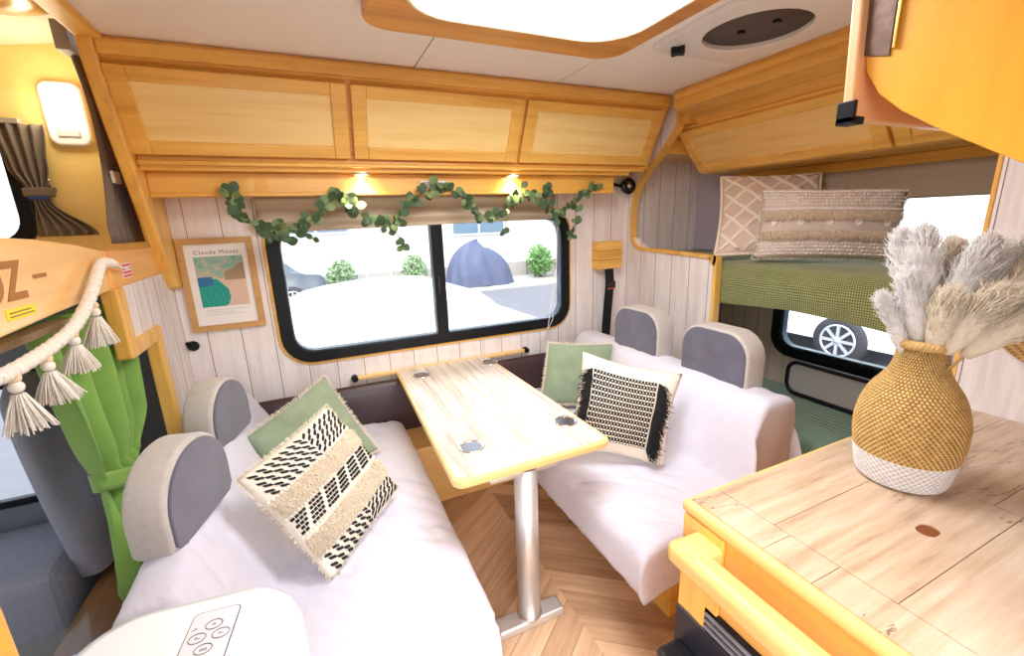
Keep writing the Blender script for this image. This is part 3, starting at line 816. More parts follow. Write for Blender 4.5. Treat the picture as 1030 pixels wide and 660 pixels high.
# ================================================================== WALL RAIL + BACK CUSHION
wr_ = thing('table_rail', (.65, 2.45, .67), 'slim honey wood rail with black end mounts under the window', 'rail')
MB().box(.135, 1.185, 2.440, 2.466, .664, .684).build('rail_bar', tab_w, wr_, bev=.003)
for xx in (.128, 1.19): MB().lathe([(.017, -.045), (.019, -.02), (.017, -.001)], (xx, YB, .674), 16, 'y').build('end_mount', black_m, wr_)
o = MB().grid(lambda u, v: (XL+.03+2.36*u, 2.40-.035*math.sin(PI*v)**.5-.006*math.sin(u*40)*0, .30+.345*v), 40, 14).build('back_cushion', leather, solid=.05)
tag(o, 'long dark brown leather cushion along the wall below the window', 'cushion')
bx = thing('bench_box', (.55, 2.3, 0), 'low honey wood box against the window wall under the table', 'box')
MB().box(.34, 1.04, 2.10, YB-.005, 0, .20).build('box_body', wood('box_front', (.90, .62, .24), (.80, .48, .14), 'x', .7), bx, bev=.004)
MB().box(.35, .84, 2.095, 2.36, .20, .35).build('box_top', tab_w, bx, bev=.004)

# ================================================================== BENCH SEATS
def vnoise(p, s, seed=0): return noise.noise(Vector((p[0]*s+seed, p[1]*s, p[2]*s)))
def throw(name, path, y0, y1, label, hemdrop, seed, group=None, nearw=.055, skew=0):
    """cotton cover: path of (x,z) from behind the back to the front hem; ends fold down at y0"""
    P = [Vector((a, 0, b)) for a, b in path]; Q = catmull(P, 8); n = len(Q)-1
    L = [0]
    for i in range(n): L.append(L[-1]+(Q[i+1]-Q[i]).length)
    cen = Vector((sum(q.x for q in Q)/len(Q), 0, .30))
    def at(u):
        s = u*L[-1]; i = 0
        while i < n-1 and L[i+1] < s: i += 1
        t = (s-L[i])/max(1e-6, L[i+1]-L[i]); return Q[i].lerp(Q[i+1], t)
    def f(u, v):
        p = at(u)
        tot = (y1-y0)+nearw+.30; s = v*tot
        sk = skew*min(1, max(0, (p.z-.44)/.22))**1.5
        # s from near hem up over the rounded near edge to the far end
        zt = p.z
        if s < .30:                       # hanging near end
            dz = (.30-s)+nearw*.6; yy = y0-.012*math.sin(u*33+seed)*(1-s/.3)
        elif s < .30+nearw:
            a = (s-.30)/nearw*PI/2; dz = nearw*.6*(1-math.sin(a)); yy = y0+nearw*.6*(1-math.cos(a))
        else: dz = 0; yy = y0+nearw*.6+(s-.30-nearw)*(y1-y0-nearw*.6)/(y1-y0)
        yy += sk*max(0, 1-(yy-y0)/.5)
        z = max(zt-dz, hemdrop+.02*math.sin(u*17+seed)) if dz else zt
        z = min(z, zt)
        q = Vector((p.x, yy, z))
        w1 = vnoise(q, 3.2, seed)*.014+vnoise(q, 9, seed+5)*.005
        w2 = abs(vnoise(Vector((q.x*2.2+q.y*1.6, q.y*.7, q.z)), 4.5, seed+9))
        w1 -= max(0, .11-w2)*.09; w1 += .004
        up = Vector((0, 0, 1)) if dz == 0 and zt < .6 else Vector((.6, 0, .6))
        return q+up*(w1)+Vector((vnoise(q, 5, seed+3)*.006, vnoise(q, 6, seed+4)*.006, 0))
    o = MB().grid(f, 120, 120).build(name, throw_m, solid=.004)
    tag(o, label, 'cover', group); return o

def headrest(parent, xf, xb, yc, zc, w, h, rf=.5, rot=0):
    """arched block; face at xf (towards table), back at xb"""
    r = h*rf
    RM = Matrix.Translation(((xf+xb)/2, yc, 0)) @ Matrix.Rotation(math.radians(rot), 4, 'Z') @ Matrix.Translation((-(xf+xb)/2, -yc, 0))
    def arch(w, h, r, n=10, inset=0):
        pts = [(yc-w/2+inset, zc-h/2+inset+.02), (yc-w/2+inset+.02, zc-h/2+inset), (yc+w/2-inset-.02, zc-h/2+inset), (yc+w/2-inset, zc-h/2+inset+.02)]
        R = r-inset
        for i in range(n+1):
            a = PI/2*i/n; pts.append((yc+w/2-inset-R+R*math.cos(a), zc+h/2-inset-R+R*math.sin(a)))
        for i in range(n+1):
            a = PI/2+PI/2*i/n; pts.append((yc-w/2+inset+R+R*math.cos(a), zc+h/2-inset-R+R*math.sin(a)))
        return pts
    a, b = min(xf, xb), max(xf, xb)
    t = MB(); t.sm = True; t.prism(arch(w, h, r), 'x', a, b); t.bm.transform(RM)
    o = t.build('headrest', suede_l, parent, bev=.016, bseg=3)
    d = .006 if xf > xb else -.006
    t = MB(); t.sm = True; t.prism(arch(w, h, r, inset=.012), 'x', min(xf-d*2, xf+d), max(xf-d*2, xf+d)); t.bm.transform(RM)
    t.build('face_panel', suede_g, o, bev=.004)
    for dy in (-.06, .06): MB().lathe([(.008, -.06), (.008, .02)], ((a+b)/2, yc+dy, zc-h/2), 10).build('headrest_post', black_m, o)
    return o
# left seat (faces the table, +x)
ls = thing('dinette_bench', (-.1, 1.6, 0), 'left-hand dinette bench with two grey suede headrests, backed by the cab opening', 'bench', None)
MB().box(-.45, .33, 1.0, 2.09, 0, .22).build('bench_base', w_x, ls, bev=.004)
MB().box(-.40, .30, 1.02, 2.31, .225, .400).build('seat_cushion', seat_f, ls, bev=.03, bseg=3)
MB().prism([(-.455, .22), (-.29, .40), (-.375, .66), (-.40, .69), (-.44, .685), (-.460, .66)], 'y', 1.06, 2.30).build('backrest', seat_f, ls, bev=.02)
headrest(ls, -.355, -.452, 1.325, .845, .315, .250, .60, -15)
headrest(ls, -.355, -.452, 1.86, .838, .30, .25, .60, -15)
throw('seat_cover', [(-.480, .30), (-.482, .60), (-.476, .70), (-.455, .725), (-.40, .735), (-.36, .72), (-.30, .60), (-.235, .475), (-.20, .442), (.0, .436), (.24, .436), (.31, .425), (.345, .39), (.352, .30), (.355, .16)], .955, 2.335, 'white cotton cover draped over the left bench', .14, 3, skew=.05)
# right seat (faces -x)
rs = thing('dinette_bench', (1.3, 1.6, 0), 'right-hand dinette bench with two grey suede headrests, backed by the planked divider', 'bench', None)
MB().box(1.06, 1.67, 1.0, 2.30, 0, .22).build('bench_base', w_x, rs, bev=.004)
MB().box(.90, 1.55, 1.03, 2.31, .225, .400).build('seat_cushion', seat_f, rs, bev=.03, bseg=3)
MB().prism([(1.40, .40), (1.67, .22), (1.675, .69), (1.65, .72), (1.575, .725), (1.53, .70)], 'y', 1.09, 2.30).build('backrest', seat_f, rs, bev=.02)
headrest(rs, 1.575, 1.685, 1.335, .88, .365, .255, .44)
headrest(rs, 1.575, 1.685, 1.855, .88, .365, .255, .44)
throw('seat_cover', [(1.695, .25), (1.698, .60), (1.692, .73), (1.665, .765), (1.60, .775), (1.53, .765), (1.48, .70), (1.41, .52), (1.36, .452), (1.20, .438), (.98, .436), (.90, .425), (.862, .39), (.852, .32), (.85, .26)], .93, 2.335, 'white cotton cover draped over the right bench', .24, 21, skew=.085)
# seat latch poking out under the right bench
lt = MB(); lt.tube([(1.06, 1.36, .17), (.98, 1.40, .15), (.93, 1.50, .14)], .010, 8)
lt.build('seat_lever', black_m, rs, bev=.002)

# ================================================================== TABLE
tb = thing('dinette_table', (.60, 1.22, 0), 'pale plank-effect dinette table with birch edge on one metal leg', 'table')
TX0, TX1, TY0, TY1, TZ = .315, .925, 1.19, 2.40, .70
tp = []
for (cx, cy, r, a0) in ((TX1-.05, TY1-.02, .02, 0), (TX0+.05, TY1-.02, .02, 90), (TX0+.04, TY0+.04, .04, 180), (TX1-.04, TY0+.04, .04, 270)):
    for i in range(7):
        a = math.radians(a0+15*i); tp.append((cx+r*math.cos(a)+(0), cy+r*math.sin(a)))
MB().prism(tp, 'z', TZ-.032, TZ-.002).build('table_edge', tab_w, tb, bev=.008, bseg=3)
tp2 = [((p[0]-.62)*.955+.62, (p[1]-1.80)*.978+1.80) for p in tp]
MB().prism(tp2, 'z', TZ-.010, TZ).build('tabletop', table_m, tb)
MB().lathe([(.042, 0), (.042, .63)], (.582, 1.232, .035), 28).build('table_leg', alu, tb)
MB().lathe([(.047, 0), (.047, .012)], (.582, 1.232, .034), 28).build('leg_collar', chrome, tb)
MB().box(.445, .712, 1.192, 1.262, 0, .034).build('foot_bar', alu, tb, bev=.006)
MB().box(.44, .69, 1.20, 1.27, TZ-.05, TZ-.034).build('leg_bracket', alu, tb, bev=.003)
dark_in = plain('cup_well', (.30, .27, .26), .22, .9)
for (x, y, lb) in ((.456, 2.245, 'far left'), (.862, 2.262, 'far right'), (.848, 1.398, 'near right'), (.44, 1.385, 'near left')):
    r = .042 if y > 2 else .043
    t = MB().lathe([(r-.005, .0005), (r, .004), (r+.004, .003), (r+.005, .0003)], (x, y, TZ), 32, caps=False).build('cup_holder', chrome, tb)
    MB().lathe([(r-.006, .0015), (r-.016, .0008), (.002, .0006)], (x, y, TZ), 32).build('cup_well', dark_in, t)

# ================================================================== CUSHIONS
class Pil:
    def __init__(s, TL, TR, BR, BL, t, pinch=.06, seed=0):
        s.c = [Vector(p) for p in (TL, TR, BR, BL)]; s.t = t; s.pinch = pinch; s.seed = seed
        s.n = ((s.c[1]-s.c[0]).cross(s.c[0]-s.c[3])).normalized()
        s.X = (s.c[1]-s.c[0]).normalized(); s.Y = (s.c[0]-s.c[3]).normalized()
    def base(s, u, v):
        TL, TR, BR, BL = s.c
        uu = .5+(u-.5)*(1-s.pinch*2*math.sin(PI*min(max(v, 0), 1))); vv = .5+(v-.5)*(1-s.pinch*2*math.sin(PI*min(max(u, 0), 1)))
        return (TL*(1-uu)+TR*uu)*(1-vv)+(BL*(1-uu)+BR*uu)*vv
    def bulge(s, u, v):
        a = max(0, math.sin(PI*u))*max(0, math.sin(PI*v)); return s.t/2*a**.42
    def P(s, u, v, off=0, side=1):
        p = s.base(u, v); w = (vnoise(p, 9, s.seed)*.012+vnoise(p, 22, s.seed+2)*.005)*min(1, s.bulge(u, v)/s.t*3)
        return p+s.n*side*(s.bulge(u, v)+off+w)
    def mesh(s, m, n=28):
        # vertices gathered once along the seam
        def f1(u, v): return s.P(u, v)
        def f2(u, v): return s.P(1-u, v, 0, -1)
        m.grid(f1, n, n); m.grid(f2, n, n)
        bmesh.ops.remove_doubles(m.bm, verts=m.bm.verts, dist=.0005)
        return m
    def quad(s, m, pts, off=.002):
        """small raised patch, pts in uv"""
        A = [m.v(s.P(u, v, off)) for u, v in pts]; m.face(A, smooth=False)
    def dash(s, m, u, v, du, dv, sk=0, off=.0022, h=.002):
        pts = [(u-du-sk, v-dv), (u+du-sk, v-dv), (u+du+sk, v+dv), (u-du+sk, v+dv)]
        A = [m.v(s.P(a, b, off+h)) for a, b in pts]; B = [m.v(s.P(a, b, -.001)) for a, b in pts]
        m.face(A, smooth=False)
        for i in range(4): m.face([B[i], B[(i+1) % 4], A[(i+1) % 4], A[i]], smooth=False)
def strand(m, p, d, n, L, r, rnd, curl=.4):
    a = p; b = p+d*L*.5+n*L*curl+Vector([rnd.uniform(-1, 1)*L*.18 for _ in range(3)]); c_ = p+d*L+n*L*curl*.4+Vector([rnd.uniform(-1, 1)*L*.22 for _ in range(3)])
    m.tube([a, b, c_], [r, r, r*.6], 3, cap=False)
def edge_fringe(P, m, L=.012, step=.012, r=.0014, seed=1):
    rnd = random.Random(seed)
    for k in range(4):
        n = int(.42/step)
        for i in range(n):
            for w in range(3):
                t = (i+rnd.random())/n
                u, v = {0: (t, 0), 1: (1, t), 2: (1-t, 1), 3: (0, 1-t)}[k]
                p = P.base(u, v); o_ = (p-P.base(.5, .5)).normalized()
                strand(m, p, o_, P.n*rnd.uniform(-1, 1), L*rnd.uniform(.7, 1.3), r, rnd)

# striped cushion
ps = thing('throw_cushion', (-.05, 1.45, .43), 'cream cushion with black zigzag, dotted and shaggy fringe bands on the left bench', 'cushion')
P = Pil((-.288, 1.37, .790), (-.022, 1.685, .846), (.190, 1.580, .492), (-.075, 1.262, .434), .12, .02, 3)
m = P.mesh(MB()); m.mi = 1
# black dashes: first band, v .03-.24 ; last band .80-.97 ; dotted middle band
def zig_band(v0, v1, rows, cols):
    dv = (v1-v0)/rows
    for r_ in range(rows):
        for c_ in range(cols):
            sk = 1 if ((c_*2//cols) % 2 == 0) else -1
            u = .035+.93*(c_+.5+.25*(r_ % 2))/cols
            if u > .97: continue
            for q in range(4):      # comb-like dash made of four stitches
                uu = u+(q-1.5)*.0115
                if .02 < uu < .98:
                    P.dash(m, uu, v0+dv*(r_+.5)+sk*(q-1.5)*.006, .0048, dv*.30, .004*sk)
zig_band(.03, .255, 6, 13); zig_band(.815, .985, 4, 13)
for r_ in range(5):
    for c_ in range(30):
        u = .03+.94*(c_+.5*(r_ % 2)+.25)/30; v = .445+.155*(r_+.5)/5
        if u > .97: continue
        if (c_+((r_+1)//2)) % 5 == 4: continue
        P.dash(m, u, v, .0105, .0105)
m.mi = 0
body_o = m.build('cushion_cover', [cream, blk_yarn], ps)
fm = MB(); rnd = random.Random(5)
for (v0, v1) in ((.27, .42), (.635, .80)):
    for i in range(2600):
        u = rnd.uniform(.01, .99); v = rnd.uniform(v0, v1-.03)
        p = P.P(u, v, .001); strand(fm, p, -P.Y+P.X*rnd.uniform(-.5, .5), P.n, rnd.uniform(.014, .026), .0014, rnd, .55)
fm.build('fringe_band', cream_d, ps)
pomp = plain('white_pompom', (.90, .86, .78), .9)
for v in (.26, .432, .612, .81):
    fm = MB()
    for i in range(34): fm.ball(P.P((i+.5)/34, v, .004), .0052, 6)
    fm.build('pompom_row', pomp, ps)
fm = MB(); edge_fringe(P, fm, .010, .010); fm.build('edge_fringe', cream, ps)

def velvet(corners, t, label, seed, mat=sage):
    o = thing('throw_cushion', (sum(c[0] for c in corners)/4, sum(c[1] for c in corners)/4, min(c[2] for c in corners)), label, 'cushion')
    P = Pil(*corners, t, .02, seed); P.mesh(MB()).build('cushion_cover', mat, o)
    f = MB(); edge_fringe(P, f, .014, .007, .0016, seed); f.build('frayed_edge', cream, o)
    return P, o
velvet([(-.350, 1.915, .680), (-.020, 2.19, .800), (.165, 1.97, .470), (-.19, 1.74, .455)], .10, 'sage green velvet cushion behind the striped one on the left bench', 11)
velvet([(1.165, 2.10, .810), (1.50, 1.95, .790), (1.42, 1.86, .47), (1.06, 2.02, .49)], .10, 'sage green velvet cushion with cream frayed edge on the right bench', 12)

# black and cream cushion
pb = thing('throw_cushion', (1.15, 1.42, .43), 'cream cushion with black checked woven panel and long black tassels on the right bench', 'cushion')
P = Pil((1.036, 1.556, .925), (1.405, 1.334, .822), (1.262, 1.268, .440), (.892, 1.490, .522), .15, .045, 21)
P.mesh(MB()).build('cushion_cover', cream, pb)
m = MB(); U0, U1, V0, V1 = .115, .76, .13, .86
m.grid(lambda u, v: P.P(U0+(U1-U0)*u, V0+(V1-V0)*v, .003), 20, 20); m.mi = 1
nr, nc = 26, 20
for r_ in range(nr):
    for c_ in range(nc):
        if r_ % 2 and c_ % 1 == 0:
            P.dash(m, U0+(U1-U0)*(c_+.5)/nc, V0+(V1-V0)*(r_+.5)/nr, .0115, .0085, 0, .004, .0015)
        elif not r_ % 2:
            P.dash(m, U0+(U1-U0)*(c_+1.0)/nc-.001, V0+(V1-V0)*(r_+.5)/nr, .0035, .009, 0, .0035, .001)
m.mi = 0
m.build('woven_panel', [blk_yarn, cream], pb)
for (ue, dr, nm) in ((.10, -1, 0), (.775, 1, 1)):
    f = MB(); rnd = random.Random(int(ue*100))
    for i in range(700):
        v = rnd.uniform(V0, V1); p = P.P(ue, v, .005)
        d = (P.X*dr*rnd.uniform(.3, .9)-Vector((0, 0, 1))*rnd.uniform(.4, 1)).normalized()
        strand(f, p, d, P.n, rnd.uniform(.035, .060)*(1.25 if dr > 0 else 1), .0018, rnd, .25)
    f.build('black_tassel_fringe', blk_yarn, pb)

# bunk cushions
pm = thing('throw_cushion', (2.3, 1.64, 1.25), 'square beige macrame cushion with knotted diamonds at the back of the bunk', 'cushion')
P = Pil((2.245, 1.935, 1.700), (2.560, 1.560, 1.69), (2.36, 1.38, 1.265), (2.02, 1.745, 1.275), .13, .03, 31)
P.mesh(MB()).build('cushion_cover', pinkb, pm)
m = MB()
for k in range(-4, 5):
    for s_ in (1, -1):
        for dd in (-.012, .012):
            pts = []
            for i in range(40):
                t = i/39; u = t; v = (.5+s_*(t-.5)+k*.25+dd)
                if 0.02 < v < .98 and .02 < u < .98: pts.append(P.P(u, v, .005+.002*s_))
            if len(pts) > 2: m.tube(pts, .0055, 6)
for k in range(44):
    for (u, v) in ((k/43, 0), (k/43, 1), (0, k/43), (1, k/43)): m.ball(P.base(u, v), .009, 6)
m.build('macrame_netting', plain('macrame_cord', (.84, .74, .62), .9), pm)
pb2 = thing('throw_cushion', (2.27, 1.33, 1.25), 'long beige cushion with white knotted rows and shaggy bands in front on the bunk', 'cushion')
P = Pil((2.106, 1.558, 1.605), (2.490, 1.125, 1.575), (2.43, 1.10, 1.262), (2.04, 1.530, 1.268), .13, .02, 41)
P.mesh(MB()).build('cushion_cover', plain('taupe_linen', (.62, .52, .46), .9, nscale=120, nstr=.5, var=.1), pb2)
wk = plain('white_knots', (.88, .82, .76), .9)
for v in (.03, .30, .70):
    m = MB()
    for i in range(52): m.ball(P.P((i+.5)/52, v, .004), .0062, 6)
    m.build('knotted_row', wk, pb2)
for v0, sg_ in ((.08, 1), (.80, -1)):
    for r_ in range(4):
        m = MB()
        for i in range(40):
            if (i+sg_*r_) % 4 < 2: m.ball(P.P((i+.5)/40, v0+.048*r_, .003), .0052, 6)
        m.tube([P.P(.02+.96*q/40, v0+.048*r_, .001) for q in range(41)], .0014, 5)
        m.build('knotted_row', wk, pb2)
for c_ in range(5):
    m = MB()
    for a in range(7):
        for rr_ in (.5, 1): m.ball(P.P(.1+.2*c_+.020*rr_*math.cos(a*PI/3.5), .5+.04*rr_*math.sin(a*PI/3.5), .003), .0050, 6)
    m.build('knotted_flower', wk, pb2)
f = MB(); rnd = random.Random(8)
for (v0, v1) in ((.33, .40), (.61, .67)):
    for i in range(1500):
        u = rnd.uniform(.01, .99); p = P.P(u, rnd.uniform(v0, v1), .001); strand(f, p, -P.Y+P.X*rnd.uniform(-.4, .4), P.n, rnd.uniform(.018, .034), .0016, rnd, .6)
f.build('fringe_band', plain('sand_fringe', (.74, .60, .45), .9), pb2)
f = MB(); edge_fringe(P, f, .010, .010); f.build('edge_fringe', cream_d, pb2)

# ================================================================== REAR BUNKS
def throwmat(path, y0, y1, name, mat, label, n=60, m_=140, amp=.006):
    Q = catmull([Vector((a, 0, b)) for a, b in path], 8); k = len(Q)-1
    def f(u, v):
        t = v*k; i = min(int(t), k-1); p = Q[i].lerp(Q[i+1], t-i); y = y0+(y1-y0)*u
        q = Vector((p.x, y, p.z)); hem = .02*math.sin(u*11+1)*max(0, v-.85)/.15
        return q+Vector((-.01*abs(vnoise(q, 5, 7)), 0, amp*vnoise(q, 4, 2)-hem*.6))
    o = MB().grid(f, m_, n).build(name, mat, solid=.006); tag(o, label, 'blanket'); return o
ub = thing('bunk_bed', (2.33, 1.5, 1.03), 'upper rear bunk, brown board and mattress under the olive blanket', 'bed')
MB().box(2.06, XR-.005, .66, YB-.01, 1.035, 1.065).build('bunk_base', wood('bunk_brown', (.40, .24, .10), (.24, .13, .05), 'y'), ub, bev=.003)
MB().box(2.075, XR-.01, .67, YB-.02, 1.068, 1.222).build('mattress', seat_f, ub, bev=.03, bseg=3)
throwmat([(2.63, 1.236), (2.45, 1.240), (2.20, 1.240), (2.10, 1.236), (2.052, 1.215), (2.042, 1.16), (2.045, 1.08), (2.048, 1.02)], .67, YB-.02, 'bunk_blanket', waffle('olive_waffle', (.42, .45, .17), (.13, .15, .035), 190, 46), 'olive green waffle-knit blanket spread over the upper rear bunk')
lb = thing('bunk_bed', (2.33, 1.3, 0), 'lower rear bunk under the small rear window', 'bed')
MB().box(2.03, XR-.005, .66, YB-.01, 0, .28).build('bunk_base', w_y, lb, bev=.003)
MB().box(2.035, XR-.01, .67, YB-.02, .282, .40).build('mattress', seat_f, lb, bev=.03, bseg=3)
throwmat([(2.64, .418), (2.45, .418), (2.20, .418), (2.06, .412), (2.026, .38), (2.024, .30), (2.024, .22)], .67, YB-.02, 'bunk_blanket', waffle('mint_waffle', (.34, .52, .36), (.10, .20, .12), 150, 46), 'mint green waffle-knit blanket on the lower rear bunk')
gp = thing('bolster_panel', (2.56, 1.2, .42), 'pale grey cushioned panel with black piping behind the lower bunk', 'cushion')
pf_ = rrect(1.14, .535, .88, .19, .06)
MB().prism(pf_, 'x', 2.52, 2.57).build('pad', plain('grey_vinyl', (.42, .40, .38), .45), gp, bev=.01)
pts = [Vector((2.515, a, b)) for a, b in pf_]
MB().tube(pts, .011, 8, close=True).build('piping', black_m, gp)

# rear cabinet over the bunk (doors run along y)
rc = thing('rear_cabinet', (2.3, 1.4, 1.75), 'honey wood overhead cabinet with framed door above the rear bunk', 'cabinet')
c1 = [(1.95, ZC-.001), (1.95, 2.05), (1.99, 2.04), (1.99, 1.995), (2.10, 1.985), (2.10, 1.96), (2.30, 1.745), (2.34, 1.735), (XR-.002, 1.735), (XR-.002, ZC-.001)]
# full-length top part plus body that stops short of the side wall
MB().prism([(1.905, ZC-.001), (1.905, 2.055), (1.95, 2.045), (2.03, 2.03), (2.10, 1.995), (XR-.002, 1.995), (XR-.002, ZC-.001)], 'y', .66, 1.99).build('top_section', w_y, rc, bev=.004)
MB().box(1.890, 1.905, .66, 1.98, 2.10, 2.13).build('top_rail', w_y, rc, bev=.005)
MB().prism([(2.085, 1.996), (2.30, 1.755), (2.34, 1.74), (XR-.002, 1.74), (XR-.002, 1.996)], 'y', .66, 2.16).build('carcass', w_y, rc, bev=.004)
MB().box(XR-.05, XR-.003, .66, 2.12, 1.66, 1.739).build('lower_fascia', w_y, rc, bev=.004)
MB().box(2.022, XR-.003, 1.991, 2.169, 1.998, ZC-.001).box(2.022, XR-.003, 2.17, YB-.004, 1.86, ZC-.001).build('corner_panel', w_x, rc, bev=.004)
nd = Vector((-.24, 0, -.215)).normalized()
cab_door((2.295, 2.13, 1.755), (2.295, 1.115, 1.755), (2.095, 1.115, 1.98), (2.095, 2.13, 1.98), nd, 'cabinet_door', rc, w_y, p_y, .06, .02)
cab_door((2.295, 1.10, 1.755), (2.295, .66, 1.755), (2.095, .66, 1.98), (2.095, 1.10, 1.98), nd, 'cabinet_door', rc, w_y, p_y, .06, .02)
# rear window blind
rb = MB().grid(lambda u, v: (XR-.045-.006*math.sin(v*9), .70+1.42*u, 1.70-(.165)*v), 30, 16).build('rear_blind', taupe, solid=.004)
tag(rb, 'taupe fabric blind rolled down over the rear window top', 'blind')

# ================================================================== WALL BITS ON THE RIGHT
sp = thing('wall_speaker', (1.93, 2.44, 1.66), 'small round black clip speaker at the cabinet end above the belt', 'speaker')
MB().lathe([(.012, -.075), (.048, -.078), (.053, -.065), (.040, -.03), (.02, -.022)], (1.935, 2.455, 1.690), 28, 'y').build('speaker_body', blk_gloss, sp)
MB().lathe([(.002, -.082), (.014, -.080), (.015, -.074)], (1.935, 2.455, 1.690), 20, 'y').build('speaker_dome', alu, sp)
MB().tube([(1.935, 2.44, 1.69), (1.90, 2.46, 1.70), (1.83, 2.46, 1.715)], .010, 8).build('mount_arm', black_m, sp)
sbx = thing('belt_mount', (1.81, 2.42, 1.16), 'honey wood block on the white planks holding the black seat belt', 'block')
m = MB()
for q in range(3): m.box(1.715, 1.910, 2.40, YB-.001, 1.160+q*.061, 1.219+q*.061)
m.build('wood_block', w_x, sbx, bev=.004)
be = thing('seat_belt', (1.81, 2.42, .6), 'black seat belt hanging from the wooden block beside the right bench', 'seat belt')
bl = MB()
bpts = [(1.82, 2.425, 1.16), (1.822, 2.415, 1.06), (1.812, 2.415, .95), (1.80, 2.415, .80), (1.79, 2.415, .58)]
for dx in (0,):
    L1 = [bl.v((x-.034, y, z)) for x, y, z in bpts]; L2 = [bl.v((x+.034, y, z)) for x, y, z in bpts]
    for i in range(len(bpts)-1): bl.face([L1[i], L2[i], L2[i+1], L1[i+1]])
bl.build('webbing', black_m, be, solid=.006)
MB().box(1.788, 1.856, 2.395, 2.425, 1.03, 1.075).build('buckle_tongue', blk_gloss, be, bev=.004)
MB().box(1.79, 1.85, 2.393, 2.397, 1.022, 1.030).build('red_mark', plain('red', (.5, .08, .05), .5), be)

# ================================================================== GALLEY COUNTER
kc = thing('galley_counter', (1.3, .25, 0), 'honey wood galley unit with wood-effect worktop in the right foreground', 'counter')
KZ = .85; KX = .72; KY = .665
MB().box(KX+.012, XQ-.002, YF+.002, KY-.012, .06, KZ-.03).build('cabinet_body', o_y, kc, bev=.003)
MB().box(KX+.05, XQ-.03, YF+.01, KY-.05, 0, .06).build('plinth', black_m, kc)
MB().box(KX, XQ-.001, YF+.001, KY, KZ-.035, KZ-.004).build('worktop_edge', pale_w, kc, bev=.012, bseg=3)
# worktop made of laminate fields with fine gaps
wt = MB()
e0 = .018
LX0, LX1, LY1 = .822, 1.300, .505
def fld(a, b, c_, d): wt.box(a, b, c_, d, KZ-.006, KZ)
g = .0018
fld(KX+e0, LX0-g, YF+.01, .375-g); fld(KX+e0, LX0-g, .375, .47-g); fld(KX+e0, LX0-g, .47, KY-e0)
fld(LX0, LX1-g, LY1, KY-e0)
fld(LX1, XQ-.002, .33, LY1-g); fld(LX1, XQ-.002, LY1, KY-e0); fld(LX1, XQ-.002, YF+.01, .33-g)
# lid with a finger hole
hx, hy = 1.08, .353
hl = rrect(hx, hy, .046, .034, .0165, 6)
wt.ring(rectloop(LX0, LX1-g, .285, LY1-g, hl), hl, 'z', KZ-.006, KZ)
wt.box(LX0, LX1-g, YF+.01, .285-g, KZ-.006, KZ)
wt.build('worktop', counter_m, kc)
MB().prism(rrect(hx, hy, .046, .034, .0165, 6), 'z', KZ-.0040, KZ-.0030).build('finger_hole', plain('hole_brown', (.20, .06, .015), .5), kc)
# end panel face with frame stile, grip rail, vent, black box
MB().box(KX+.002, KX+.012, .545, KY-.010, .06, KZ-.036).build('end_stile', w_z, kc, bev=.003)
gr_ = thing('grab_rail', (.62, .4, .75), 'pale rounded wooden grab rail fixed to the galley side by the entrance', 'rail')
gp_ = [(.655, .625, .765), (.655, .55, .765), (.655, .35, .765), (.655, .10, .765), (.655, -.08, .765)]
MB().box(.640, .698, -.09, .628, .735, .790).build('rail_bar', pale_w, gr_, bev=.018, bseg=4)
MB().box(.65, .7325, .545, .618, .740, .795).build('rail_standoff', pale_w, gr_, bev=.014, bseg=4)
MB().box(.64, .7325, -.08, -.03, .742, .787).build('rail_standoff', pale_w, gr_, bev=.014, bseg=4)
vt = thing('side_vent', (.72, .48, .57), 'black slotted vent grille in the galley side panel', 'vent')
MB().box(.722, .735, .30, .575, .555, .615).build('vent_frame', black_m, vt)
m = MB()
for q in range(3): m.box(.716, .724, .305, .57, .563+q*.018, .569+q*.018)
m.build('vent_slat', plain('slat_grey', (.25, .25, .28), .4), vt)
bb = thing('control_box', (.69, .55, .5), 'dark blue-black plastic box mounted on the galley side below the rail', 'box')
MB().box(.716, .7325, .40, .655, .38, .555).build('back_plate', plain('navy_plate', (.015, .015, .025), .45), bb, bev=.003)
MB().box(.640, .716, .42, .640, .36, .470).build('box_body', blk_gloss, bb, bev=.010)
MB().box(.625, .640, .50, .62, .34, .43).build('cover_flap', plain('navy_gloss', (.02, .05, .12), .25), bb, bev=.006)

# ================================================================== VASE + PAMPAS
VX, VY = 1.253, .484
va = thing('woven_vase', (VX, VY, KZ), 'bulbous woven seagrass vase with white painted base on the worktop', 'vase')
vp = [(.078, 0), (.088, .012), (.094, .04), (.100, .08), (.105, .12), (.104, .16), (.097, .195), (.085, .228), (.068, .255), (.055, .278), (.049, .300), (.0475, .325), (.048, .345)]
Q = catmull([Vector((a, 0, b)) for a, b in vp], 10)
def rad(h):
    for a, b in zip(Q, Q[1:]):
        if b.z >= h: return a.x+(b.x-a.x)*(h-a.z)/max(1e-6, b.z-a.z)
    return Q[-1].x
def coil(h0, h1, name, mat, pitch=.0068):
    prof = [(max(.002, rad(h0)-.008), h0)] if h0 < .01 else []
    h = h0
    while h < h1:
        for q in range(6):
            t = q/6; prof.append((rad(h+pitch*t)-.0030+.0042*math.sin(PI*t)**.7, h+pitch*t))
        h += pitch
    m = MB(); m.lathe(prof, (VX, VY, KZ), 72, caps=False)
    if h0 < .01: m.lathe([(.001, .001), (prof[0][0], .001)], (VX, VY, KZ), 40, caps=False)
    # staggered stitches on every coil
    return m.build(name, mat, va)
coil(0.002, .074, 'white_base', rope_w); coil(.074, .335, 'woven_body', rope_m)
m = MB()
